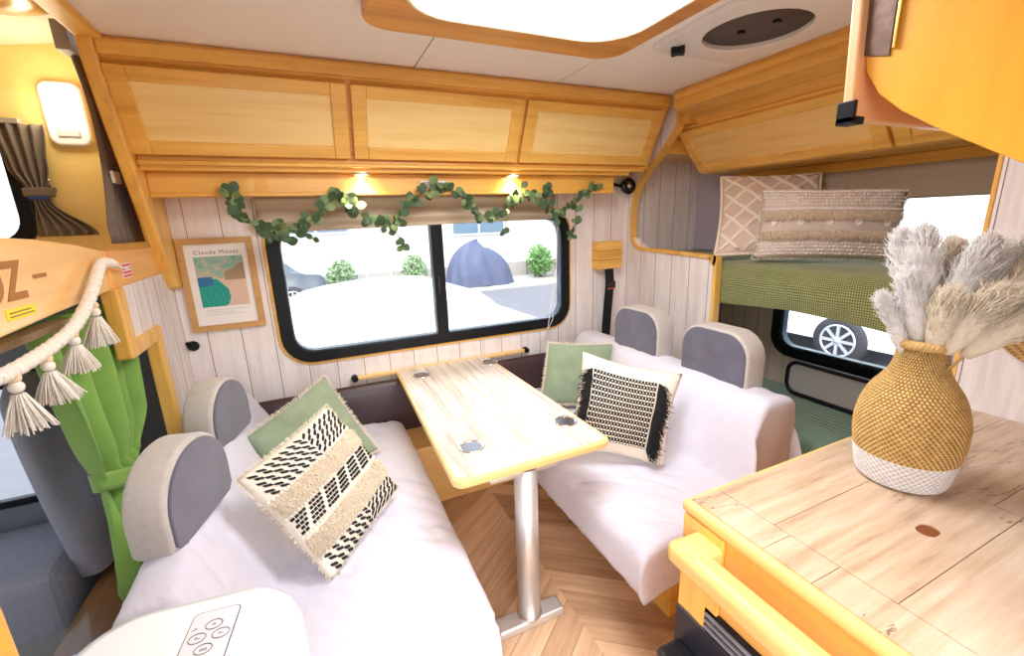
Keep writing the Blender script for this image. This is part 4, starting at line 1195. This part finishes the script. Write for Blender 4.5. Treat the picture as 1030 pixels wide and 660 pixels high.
for ph in (0, 2*PI/3, 4*PI/3):
    pts = []
    for i in range(120):
        a = 2*PI*i/120; t = 14*a+ph
        r = .049+.006*math.cos(t); pts.append((VX+r*math.cos(a), VY+r*math.sin(a), KZ+.345+.007*math.sin(t)))
    m.tube(pts, .0052, 6, close=True)
m.build('braided_rim', plain('rim_straw', (.66, .43, .16), .8, nscale=60, var=.2), va)
MB().lathe([(.002, .30), (.045, .30)], (VX, VY, KZ), 30, caps=False).build('vase_inside', plain('vase_dark', (.05, .03, .01), .9), va)

def plume_mat(name, c):
    t = NT(name, .95, .1, sheen=.3)
    n = t.noise(t.coord(), 18, 3); t.base(t.mix(n, tuple(x*.93 for x in c), c))
    tl = t.nt.nodes.new('ShaderNodeBsdfTranslucent'); tl.inputs[0].default_value = (*c, 1)
    mx = t.nt.nodes.new('ShaderNodeMixShader'); mx.inputs[0].default_value = .30
    t.nt.links.new(t.b.outputs[0], mx.inputs[1]); t.nt.links.new(tl.outputs[0], mx.inputs[2])
    t.nt.links.new(mx.outputs[0], t.nt.nodes['Material Output'].inputs[0])
    return t.m
pw = plume_mat('pampas_white', (1, .98, .96)); pc_ = plume_mat('pampas_cream', (.99, .92, .78)); stem_p = plain('pampas_stem', (.55, .38, .16), .8)
VT = Vector((VX, VY, KZ+.35))
e_r = Vector((VX, VY, 0)).normalized(); e_t = Vector((e_r.y, -e_r.x, 0))   # away from / to the right of the viewer
def plume(tx, tz, td, wd, mat, label, seed, start=.30):
    rnd = random.Random(seed)
    tip = VT+e_t*tx+Vector((0, 0, tz))+e_r*td
    base = VT+Vector((rnd.uniform(-.015, .015), rnd.uniform(-.015, .015), -.18))
    d0 = (tip-base)
    mid = base.lerp(tip, .5)+Vector((0, 0, .05))-e_t*tx*.12
    sp_ = [base.lerp(mid, t)*(1-t)+mid.lerp(tip, t)*t for t in [i/20 for i in range(21)]]
    t_ = thing('pampas_plume', base, label, 'dried grass', 'pampas plumes in the woven vase')
    MB().tube(sp_[:14], .0022, 6).build('stem', stem_p, t_)
    m = MB()
    s0 = 9
    core = [sp_[k] for k in range(s0, 21)]
    m.tube(core, [max(.0012, wd*.78*math.sin(PI*min(1, .10+(k/11)*.88))**.8) for k in range(12)], 10)
    for i in range(650):
        s = rnd.random()**.85; k = s0+s*(20-s0); a = int(k); fr = k-a
        p = sp_[min(a, 19)].lerp(sp_[min(a+1, 20)], fr if a < 20 else 0)
        ax = (sp_[min(a+1, 20)]-sp_[min(a, 19)]).normalized()
        th = rnd.random()*2*PI; o1 = ax.orthogonal().normalized(); o2 = ax.cross(o1)
        w = wd*1.1*(math.sin(PI*min(1, .12+s*.86))**.7)*rnd.uniform(.35, 1)
        out = (o1*math.cos(th)+o2*math.sin(th))
        p = p+out*w*.42; q = p+out*w*.30+ax*w*.8; q2 = p+out*w*.62+ax*w*1.75-Vector((0, 0, w*.25))
        m.tube([p, q, q2], [.0012, .0020, .0005], 3, cap=False)
        for z_ in range(3):
            qq = q.lerp(q2, rnd.random()); m.tube([qq, qq+out*.010*rnd.uniform(-1, 1)+ax*.012+Vector([rnd.uniform(-.007, .007) for _ in range(3)])], [.0010, .0004], 3, cap=False)
    m.build('plume_head', mat, t_)
L_ = [(-.085, .10, -.05, .018, pw, 'short white pampas plume drooping lowest at the far left of the vase'),
      (-.075, .235, .03, .034, pw, 'tall white pampas plume leaning left over the bunk blanket'),
      (-.035, .245, -.02, .034, pw, 'tallest upright white pampas plume near the left of the bunch'),
      (.015, .215, .04, .036, pc_, 'cream pampas plume standing straight above the vase neck'),
      (.065, .225, -.03, .036, pw, 'white pampas plume leaning a little right of the vase neck'),
      (.115, .22, .02, .036, pw, 'white pampas plume rising right in front of the rear window edge'),
      (.165, .20, -.03, .036, pc_, 'cream pampas plume reaching up to the right'),
      (.205, .145, .02, .036, pw, 'white pampas plume leaning far right against the planks'),
      (.185, .125, -.05, .034, pc_, 'cream pampas plume bending low to the right'),
      (.095, .130, -.06, .034, pc_, 'short cream pampas plume low in front of the bunch'),
      (.025, .120, -.07, .030, pc_, 'short cream pampas plume low in front, above the rim'),
      (-.045, .150, -.05, .030, pw, 'white pampas plume low at the left front of the bunch')]
for i, a in enumerate(L_): plume(*a[:5], a[5], 100+i)

# wicker tray on the wall behind
wb = thing('wicker_tray', (XQ-.01, .47, 1.05), 'round wicker tray with white and dark patterned centre hanging on the right wall', 'tray')
bcy, bcz = .398, 1.225
m = MB(); prof = []
for q in range(6):
    for w in range(5): t = w/5; prof.append((.138+.011*(q+t), -.006-.012*math.sin(PI*t)-.004*q))
prof.append((.204, -.004))
m.lathe(prof, (XQ, bcy, bcz), 60, 'x', caps=False).build('wicker_rim', basket_m, wb)
def tray_mat():
    t = NT('tray_pattern', .8); x, y, z = t.xyz('UV')
    n = t.noise(t.coord(), 22, 2); t.base(t.mix(t.fac(n, .56, .60), (.78, .85, .83), (.03, .06, .14))); return t.m
MB().lathe([(.001, -.006), (.139, -.006), (.139, -.002)], (XQ, bcy, bcz), 48, 'x', caps=False).build('tray_centre', tray_mat(), wb)
m = MB()
for i in range(34): a = 2*PI*i/34; m.ball((XQ-.010, bcy+.130*math.cos(a), bcz+.130*math.sin(a)), .008, 6)
m.build('pompom_edge', white_m, wb)

# ================================================================== UPPER CABINET OVER THE GALLEY
uc = thing('galley_cabinet', (1.4, .3, 1.55), 'orange honey wood overhead cabinet at top right above the galley', 'cabinet')
UX = 1.0
pr = [(YF+.002, 1.30), (.10, 1.415), (.313, 1.556), (.42, 1.622), (.485, 1.668), (.525, 1.705), (.552, 1.75), (.562, 1.81), (.565, 1.90), (.565, ZC-.001), (YF+.002, ZC-.001)]
MB().prism(pr, 'x', UX, UX+.022).build('end_board', o_z, uc, bev=.003)
MB().prism([(YF+.002, 1.60), (.48, 1.70), (.548, 1.76), (.548, ZC-.002), (YF+.002, ZC-.002)], 'x', UX+.023, XQ-.002).build('carcass', w_x, uc, bev=.003)
dd_ = MB().prism([(.552, 1.665), (.572, 1.665), (.592, 2.13), (.572, 2.13)], 'x', UX-.022, XQ-.012).build('flap_door', plain('salmon_wood', (.80, .44, .22), .35), uc, bev=.004)
MB().box(UX-.026, UX+.012, .548, .580, 1.658, 1.672).box(UX-.026, UX-.016, .548, .580, 1.66, 1.70).build('corner_guard', black_m, dd_, bev=.002)
MB().prism([(.515, 1.765), (.558, 1.778), (.562, 1.84), (.562, 2.0), (.515, 2.0)], 'x', UX-.004, UX-.0005).build('edge_plate', plain('bronze_plate', (.20, .13, .10), .35, .5, nscale=60, var=.3), uc, bev=.001)
MB().box(UX-.008, UX-.0005, .506, .511, 1.775, 2.0).build('brass_strip', plain('brass', (.80, .50, .16), .25, 1), uc, bev=.001)

# ================================================================== APPLIANCE lower left
apn = thing('air_conditioner', (-.26, .66, 0), 'white portable appliance with a button panel on its rounded top, lower left', 'appliance')
rot = Matrix.Translation((-.292, .665, 0)) @ Matrix.Rotation(math.radians(-7), 4, 'Z')
def apl(w, d, r): return [tuple((rot @ Vector((a, b, 0)))[:2]) for a, b in rrect(0, 0, w, d, r, 8)]
def stack(levels, mat, name, parent, smooth=True):
    m = MB(); R = []
    for (w, d, r, z) in levels: R.append([m.v((a, b, z)) for a, b in apl(w, d, r)])
    n = len(R[0])
    for i in range(len(R)-1):
        for k in range(n): m.face([R[i][k], R[i][(k+1) % n], R[i+1][(k+1) % n], R[i+1][k]], smooth=smooth)
    m.face(R[0][::-1]); m.face(R[-1], smooth=False)
    return m.build(name, mat, parent)
stack([(.33, .37, .07, 0), (.345, .385, .08, .02), (.355, .395, .09, .76), (.352, .392, .09, .80), (.340, .380, .088, .828), (.315, .355, .085, .845), (.28, .32, .08, .852)], white_pl, 'body', apn)
stack([(.292, .332, .078, .846), (.288, .328, .077, .8545), (.27, .31, .072, .8565), (.262, .302, .07, .8562)], white_pl, 'top_lid', apn)
def ap(a, b, z=.857): return rot @ Vector((a, b, z))
Ma = frame_of((0, 0, 0), (1, 0, 0), (0, 0, 1)); R7 = rot.to_3x3().to_4x4()
pcx, pcy = .048, .035
ln_m = plain('panel_line', (.05, .05, .06), .5)
def flat(pts2, z0, z1, mat, name, parent):
    m = MB(); A = [m.v(ap(a, b, z0)) for a, b in pts2]; B = [m.v(ap(a, b, z1)) for a, b in pts2]; n = len(A)
    m.face(A[::-1]); m.face(B)
    for i in range(n): m.face([A[i], A[(i+1) % n], B[(i+1) % n], B[i]])
    return m.build(name, mat, parent)
cp_o = flat(rrect(pcx, pcy, .072, .19, .010), .856, .8572, ln_m, 'control_panel', apn)
flat(rrect(pcx, pcy, .069, .187, .009), .8570, .8576, plain('panel_grey', (.72, .73, .77), .35), 'panel_face', cp_o)
for (a, b) in ((.002, .062), (-.016, .040), (.018, .040), (.000, .016)):
    ring_pts = [(pcx+a+.0125*math.cos(t*PI/12), pcy+b+.0095*math.sin(t*PI/12)) for t in range(24)]
    m = MB(); m.tube([ap(x, y, .8580) for x, y in ring_pts], .0006, 5, close=True)
    for q in (-.003, .001, .005): m.box(0, 0, 0, 0, 0, 0) if False else None
    m.build('button', ln_m, cp_o)
    text('button_mark', {.062: '=', .040: '+-', .016: 'oo'}[b], .010, Matrix.Translation(ap(pcx+a, pcy+b, .8578)) @ R7, ln_m, cp_o, .0002)
for (a, b) in ((-.026, .060), (-.016, -.012), (.016, -.012)):
    text('arrow_mark', '->', .010, Matrix.Translation(ap(pcx+a, pcy+b, .8578)) @ R7, ln_m, cp_o, .0002)
flat(rrect(pcx+.002, pcy-.045, .034, .036, .002), .8575, .8580, plain('amber_window', (.30, .13, .05), .3), 'display', cp_o)

# ================================================================== EUCALYPTUS GARLAND
eg = thing('leaf_garland', (.65, 2.25, 1.5), 'green eucalyptus leaf garland swagged along the top of the window', 'garland')
G = [(-.270, 1.640), (-.258, 1.575), (-.194, 1.505), (-.102, 1.50), (-.018, 1.513), (.061, 1.573), (.135, 1.625), (.194, 1.60), (.251, 1.545), (.312, 1.505), (.385, 1.50), (.44, 1.565), (.512, 1.63), (.601, 1.665), (.69, 1.662), (.756, 1.620), (.807, 1.556), (.891, 1.523), (.98, 1.552), (1.042, 1.61), (1.135, 1.628), (1.228, 1.59), (1.325, 1.550), (1.447, 1.587), (1.53, 1.655), (1.601, 1.693)]
rnd = random.Random(44)
gp3 = catmull([Vector((x, 2.262-(.012 if 0 else 0)+rnd.uniform(-.012, 0), z)) for x, z in G], 6)
br = [[(-.04, 1.505), (-.01, 1.47), (.028, 1.44)], [(.371, 1.504), (.40, 1.45), (.419, 1.39)], [(1.427, 1.587), (1.445, 1.50), (1.42, 1.43), (1.406, 1.394)], [(-.171, 1.493), (-.12, 1.46), (-.09, 1.43)], [(-.268, 1.61), (-.285, 1.635), (-.275, 1.66)], [(.98, 1.55), (.99, 1.48), (.975, 1.44)], [(1.325, 1.55), (1.30, 1.50)], [(.601, 1.665), (.62, 1.69), (.66, 1.69)], [(.135, 1.62), (.16, 1.65), (.20, 1.64)], [(1.04, 1.61), (1.06, 1.66), (1.10, 1.67)], [(1.23, 1.59), (1.25, 1.65), (1.28, 1.66)]]
m = MB(); m.tube(gp3, .0032, 6)
brs = []
for b in br:
    q = catmull([Vector((x, 2.248, z)) for x, z in b], 5); m.tube(q, .0018, 5); brs.append(q)
m.build('vine', stem_m, eg)
m = MB()
def leaf(p, d, n, L, W):
    d = d.normalized(); n = (n-d*n.dot(d)).normalized(); s = d.cross(n); vs = []
    st_ = m.v(p)
    rows = []
    for t, w in ((.18, .55), (.42, .98), (.68, .92), (.88, .55)):
        c_ = p+d*L*t-n*L*.10*t*t*2; rows.append([m.v(c_+s*W*w+n*L*.05*w), m.v(c_), m.v(c_-s*W*w+n*L*.05*w)])
    tipv = m.v(p+d*L-n*L*.2)
    m.face([st_, rows[0][1], rows[0][0]], smooth=True); m.face([st_, rows[0][2], rows[0][1]], smooth=True)
    for a, b in zip(rows, rows[1:]):
        m.face([a[0], a[1], b[1], b[0]], smooth=True); m.face([a[1], a[2], b[2], b[1]], smooth=True)
    m.face([rows[-1][0], rows[-1][1], tipv], smooth=True); m.face([rows[-1][1], rows[-1][2], tipv], smooth=True)
def leaves(path, per):
    for i in range(len(path)-1):
        for w in range(per):
            if rnd.random() < .66:
                p = path[i].lerp(path[i+1], rnd.random()); ax = (path[i+1]-path[i]).normalized()
                d = ax*.5+Vector((rnd.uniform(-1, 1), rnd.uniform(-.5, .05), rnd.uniform(-1, 1)))
                L = rnd.uniform(.032, .056)
                m.mi = 1 if rnd.random() < .25 else 0
                leaf(p+Vector((0, rnd.uniform(-.02, 0), 0)), d, Vector((rnd.uniform(-.5, .5), -1, rnd.uniform(-.4, .6))), L, L*.40)
leaves(gp3, 2)
for q in brs: leaves(q, 1)
m.build('foliage', [leaf_m, plain('leaf_light', (.20, .30, .12), .6, nscale=20, var=.3)], eg, fix=False)

# ================================================================== OUTSIDE
asph = plain('asphalt', (.15, .15, .165), .9, nscale=3, nstr=.2, var=.08)
o = MB().box(-40, 60, -30, 60, -.70, -.62).build('ground', asph, origin=False); struct(o)
conc = plain('pale_concrete', (.34, .33, .31), .9, nscale=6, var=.05)
o = MB().box(-30, 45, 12.6, 30, -.62, -.58).build('ground_pavement', conc, origin=False); struct(o)
hs = thing('house', (4, 19, -.6), 'white rendered house with grey-framed windows across the street', 'house')
MB().box(-12, 26, 19, 22, -.6, 6).build('house_wall', plain('render_white', (.52, .52, .51), .9, nscale=5, var=.03), hs)
for (a, b, z0, z1) in ((5.7, 8.3, .9, 2.2), (-1.0, 1.5, 1.2, 2.6), (14, 17, 1.2, 2.8)):
    f = MB().box(a, b, 18.92, 19.0, z0, z1).build('window', plain('frame_grey', (.5, .5, .52), .5), hs)
    MB().box(a+.1, (a+b)/2-.05, 18.90, 18.93, z0+.1, z1-.1).box((a+b)/2+.05, b-.1, 18.90, 18.93, z0+.1, z1-.1).build('pane', plain('house_glass', (.10, .16, .22), .1), f)
gw = MB()
for i in range(46): gw.box(-12+i*.85, -12+i*.85+.80, 15.2, 15.35, -.58, -.05+.0*(i % 2))
o = gw.build('garden_wall', plain('block_wall', (.36, .34, .31), .9, nscale=8, var=.1)); tag(o, 'low pale block wall in front of the white house', 'wall')
# tarp covered vehicle
def tarp(u, v):
    a = 2*PI*u; h = v
    cx, cy = 5.10, 14.0
    q = (abs(math.cos(a))**3+abs(math.sin(a))**3)**(-1/3)
    r = max(0, (1-h**3.2))**.5*(1-.18*h)
    z = -.58+1.30*h+.20*h*math.cos(a+2.6)
    f = .05*math.sin(a*11+h*3)*(1-h)
    return (cx+(1.12*r+f)*q*math.cos(a), cy+(.75*r+f)*q*math.sin(a), z+.03*math.sin(a*7))
o = MB().grid(tarp, 80, 24, closeu=True).build('covered_motorbike', plain('blue_grey_tarp', (.075, .09, .16), .6, nscale=3, nstr=.5, var=.2)); tag(o, 'vehicle under a blue-grey tarpaulin across the street', 'covered vehicle')
# shrubs
def shrub(x, y, z0, h, w, label, seed, mat):
    r_ = random.Random(seed); m = MB()
    for i in range(900):
        a = r_.random()*2*PI; b = math.acos(r_.uniform(-1, 1)); rr2 = r_.random()**.35
        p = Vector((x+w*rr2*math.sin(b)*math.cos(a), y+w*rr2*math.sin(b)*math.sin(a), z0+h/2+h/2*rr2*math.cos(b)))
        d = Vector([r_.uniform(-1, 1) for _ in range(3)]); s = d.orthogonal().normalized()*.045; d = d.normalized()*.10
        m.face([m.v(p-s), m.v(p+d*.5), m.v(p+s), m.v(p-d*.5)])
    o = thing('shrub', (x, y, z0), label, 'shrub', 'shrubs across the street')
    m.build('foliage', mat, o, fix=False)
    MB().tube([(x, y, z0), (x, y, z0+h*.6)], .04, 6).build('trunk', stem_m, o)
sg = plain('shrub_green', (.09, .22, .04), .8); sg2 = plain('shrub_pale', (.20, .30, .14), .8)
shrub(3.0, 14.4, -.58, 1.1, .42, 'green shrub seen through the left pane beside the mullion', 1, sg2)
shrub(7.6, 14.3, -.58, 1.2, .5, 'bright green bush right of the tarpaulin', 2, sg)
shrub(8.7, 14.2, -.58, .9, .5, 'lower green bush at the right edge of the window view', 3, sg)
shrub(.75, 14.3, -.58, 1.1, .45, 'pale leafy shrub in the left pane near the dark car', 4, sg2)
# simple cars
def car(loc, rz, paint, label, name='car', glass=(.03, .04, .05)):
    t = thing(name, (0, 0, 0), label, 'car')
    side = [(-2.1, .30), (-2.15, .62), (-2.0, .85), (-1.15, .95), (-.55, 1.40), (.9, 1.45), (1.55, 1.0), (2.05, .90), (2.15, .60), (2.1, .30)]
    L = []
    m = MB(); n = 12
    Qs = [(p.x, p.z) for p in catmull([Vector((a, 0, b)) for a, b in side], 5)]
    def sec(w, sc): return [(a, w, .30+(b-.30)*sc) for a, b in Qs]
    R_ = []
    for w, k_ in ((-.84, .0), (-.86, .5), (-.84, .62), (-.66, .97), (-.5, 1), (.5, 1), (.66, .97), (.84, .62), (.86, .5), (.84, .0)):
        R_.append([m.v((a, w, .30+min(b-.30, (.62*1.15 if abs(w) > .8 else 9))*(1 if k_ > .4 else 0))) for a, b in Qs])
    for A, B in zip(R_, R_[1:]):
        for i in range(len(Qs)-1): m.face([A[i], A[i+1], B[i+1], B[i]], smooth=True)
    m.build('body', paint, t)
    gl = MB()
    for s_ in (-1, 1):
        gl.prism([(-.98, .99), (-.48, 1.33), (.85, 1.36), (1.30, 1.02)], 'y', s_*.70, s_*.79)
    gl.build('side_windows', plain('car_glass', glass, .1), t)
    MB().prism([(-1.12, 1.00), (-.62, 1.385), (-.60, 1.37), (-1.08, .98)], 'y', -.6, .6).build('windscreen', plain('car_glass_front', glass, .1), t)
    for wx in (-1.32, 1.32):
        for s_ in (-1, 1):
            w = MB().lathe([(.16, -.10), (.24, -.115), (.33, -.10), (.345, 0), (.33, .10), (.24, .115), (.16, .10)], (wx, s_*.80, .345), 32, 'y').build('wheel', plain('tyre', (.035, .035, .04), .8), t)
            a_ = MB(); a_.lathe([(.235, s_*.105), (.225, s_*.128), (.205, s_*.120), (.20, s_*.08)], (wx, s_*.80, .345), 32, 'y', caps=False)
            a_.lathe([(.05, s_*.10), (.045, s_*.13), (.001, s_*.133)], (wx, s_*.80, .345), 16, 'y')
            for q in range(8):
                an = 2*PI*q/8; c0 = Vector((wx, s_*.80+s_*.115, .345)); dv_ = Vector((math.cos(an), 0, math.sin(an))); tt = Vector((-math.sin(an), 0, math.cos(an)))
                a_.obox(frame_of(c0+dv_*.125, dv_, (0, 1, 0)), .17, .040, .02)
            a_.build('alloy_rim', plain('silver_alloy', (.70, .72, .75), .3, .6), w)
            MB().lathe([(.19, s_*.07), (.001, s_*.07)], (wx, s_*.80, .345), 24, 'y').build('brake_disc', plain('brake_dark', (.05, .05, .06), .6), w)
    t.location = loc; t.rotation_euler = (0, 0, rz); return t
wp = plain('white_car_paint', (.86, .87, .88), .2, coat=.6); dp = plain('dark_car_paint', (.05, .065, .08), .2, coat=.5)
car((.45, 5.0, -.62), math.radians(5), wp, 'white car parked close outside the wide window', glass=(.84, .87, .90))
car((-1.95, 13.0, -.62), math.radians(4), dp, 'dark car at the left edge of the window view')
# the car behind: side faces the rear window
car((7.36, 4.75, -.62), math.radians(90), wp, 'white car with silver alloy wheel behind the rear windows')
rh = thing('house', (14, 4, -.6), 'white building with a small dark window behind the rear window', 'house')
MB().box(12, 14, -14, 18, -.6, 6).build('house_wall', plain('render_pale', (.84, .87, .88), .9, nscale=4, var=.04), rh)
f = MB().box(11.94, 12.0, 4.2, 5.0, 2.0, 2.8).build('window', plain('frame_dark', (.10, .12, .14), .5), rh)
MB().box(11.92, 11.95, 4.28, 4.92, 2.08, 2.72).build('pane', plain('pane_dark', (.16, .22, .28), .1), f)

# ================================================================== LIGHT + CAMERA
W = bpy.data.worlds.new('World'); S.world = W; W.use_nodes = True
nt = W.node_tree; bg = nt.nodes['Background']
sky = nt.nodes.new('ShaderNodeTexSky'); sky.sky_type = 'NISHITA'; sky.sun_disc = False; sky.sun_elevation = math.radians(50); sky.sun_rotation = math.radians(200)
sky.air_density = 1.0; sky.dust_density = 3.0
mx = nt.nodes.new('ShaderNodeMix'); mx.data_type = 'RGBA'; mx.inputs[0].default_value = .75
nt.links.new(sky.outputs[0], mx.inputs[6]); mx.inputs[7].default_value = (.95, .98, 1.0, 1)
nt.links.new(mx.outputs[2], bg.inputs[0]); bg.inputs[1].default_value = 2.6
su = bpy.data.lights.new('sun', 'SUN'); su.energy = 3.2; su.angle = .03; su.color = (1, .97, .92)
so = bpy.data.objects.new('sun', su); C.objects.link(so); so.rotation_euler = Vector((.85, .20, -1.0)).to_track_quat('-Z', 'Y').to_euler()

cam = bpy.data.cameras.new('camera'); co = bpy.data.objects.new('camera', cam); C.objects.link(co); S.camera = co
cam.sensor_width = 36; cam.lens = 437.647*36/1030; cam.clip_start = .02; cam.clip_end = 200
RX = Vector((0.90888888, -0.41561645, -0.03440897)); RY = Vector((-0.13042902, -0.20491745, -0.97005005)); RZ = Vector((0.39611776, 0.88615563, -0.24045564))
M = Matrix((RX, -RY, -RZ)).transposed().to_4x4(); M.translation = (0, 0, 1.5); co.matrix_world = M
S.view_settings.view_transform = 'Standard'; S.view_settings.look = 'None'; S.view_settings.gamma = 1; S.view_settings.exposure = -.28
S.view_settings.use_curve_mapping = False
S.cycles.max_bounces = 12; S.cycles.diffuse_bounces = 9; S.cycles.transmission_bounces = 6; S.cycles.transparent_max_bounces = 8
S.cycles.sample_clamp_indirect = 6; S.cycles.use_denoising = True
S.cycles.caustics_refractive = False; S.cycles.caustics_reflective = False
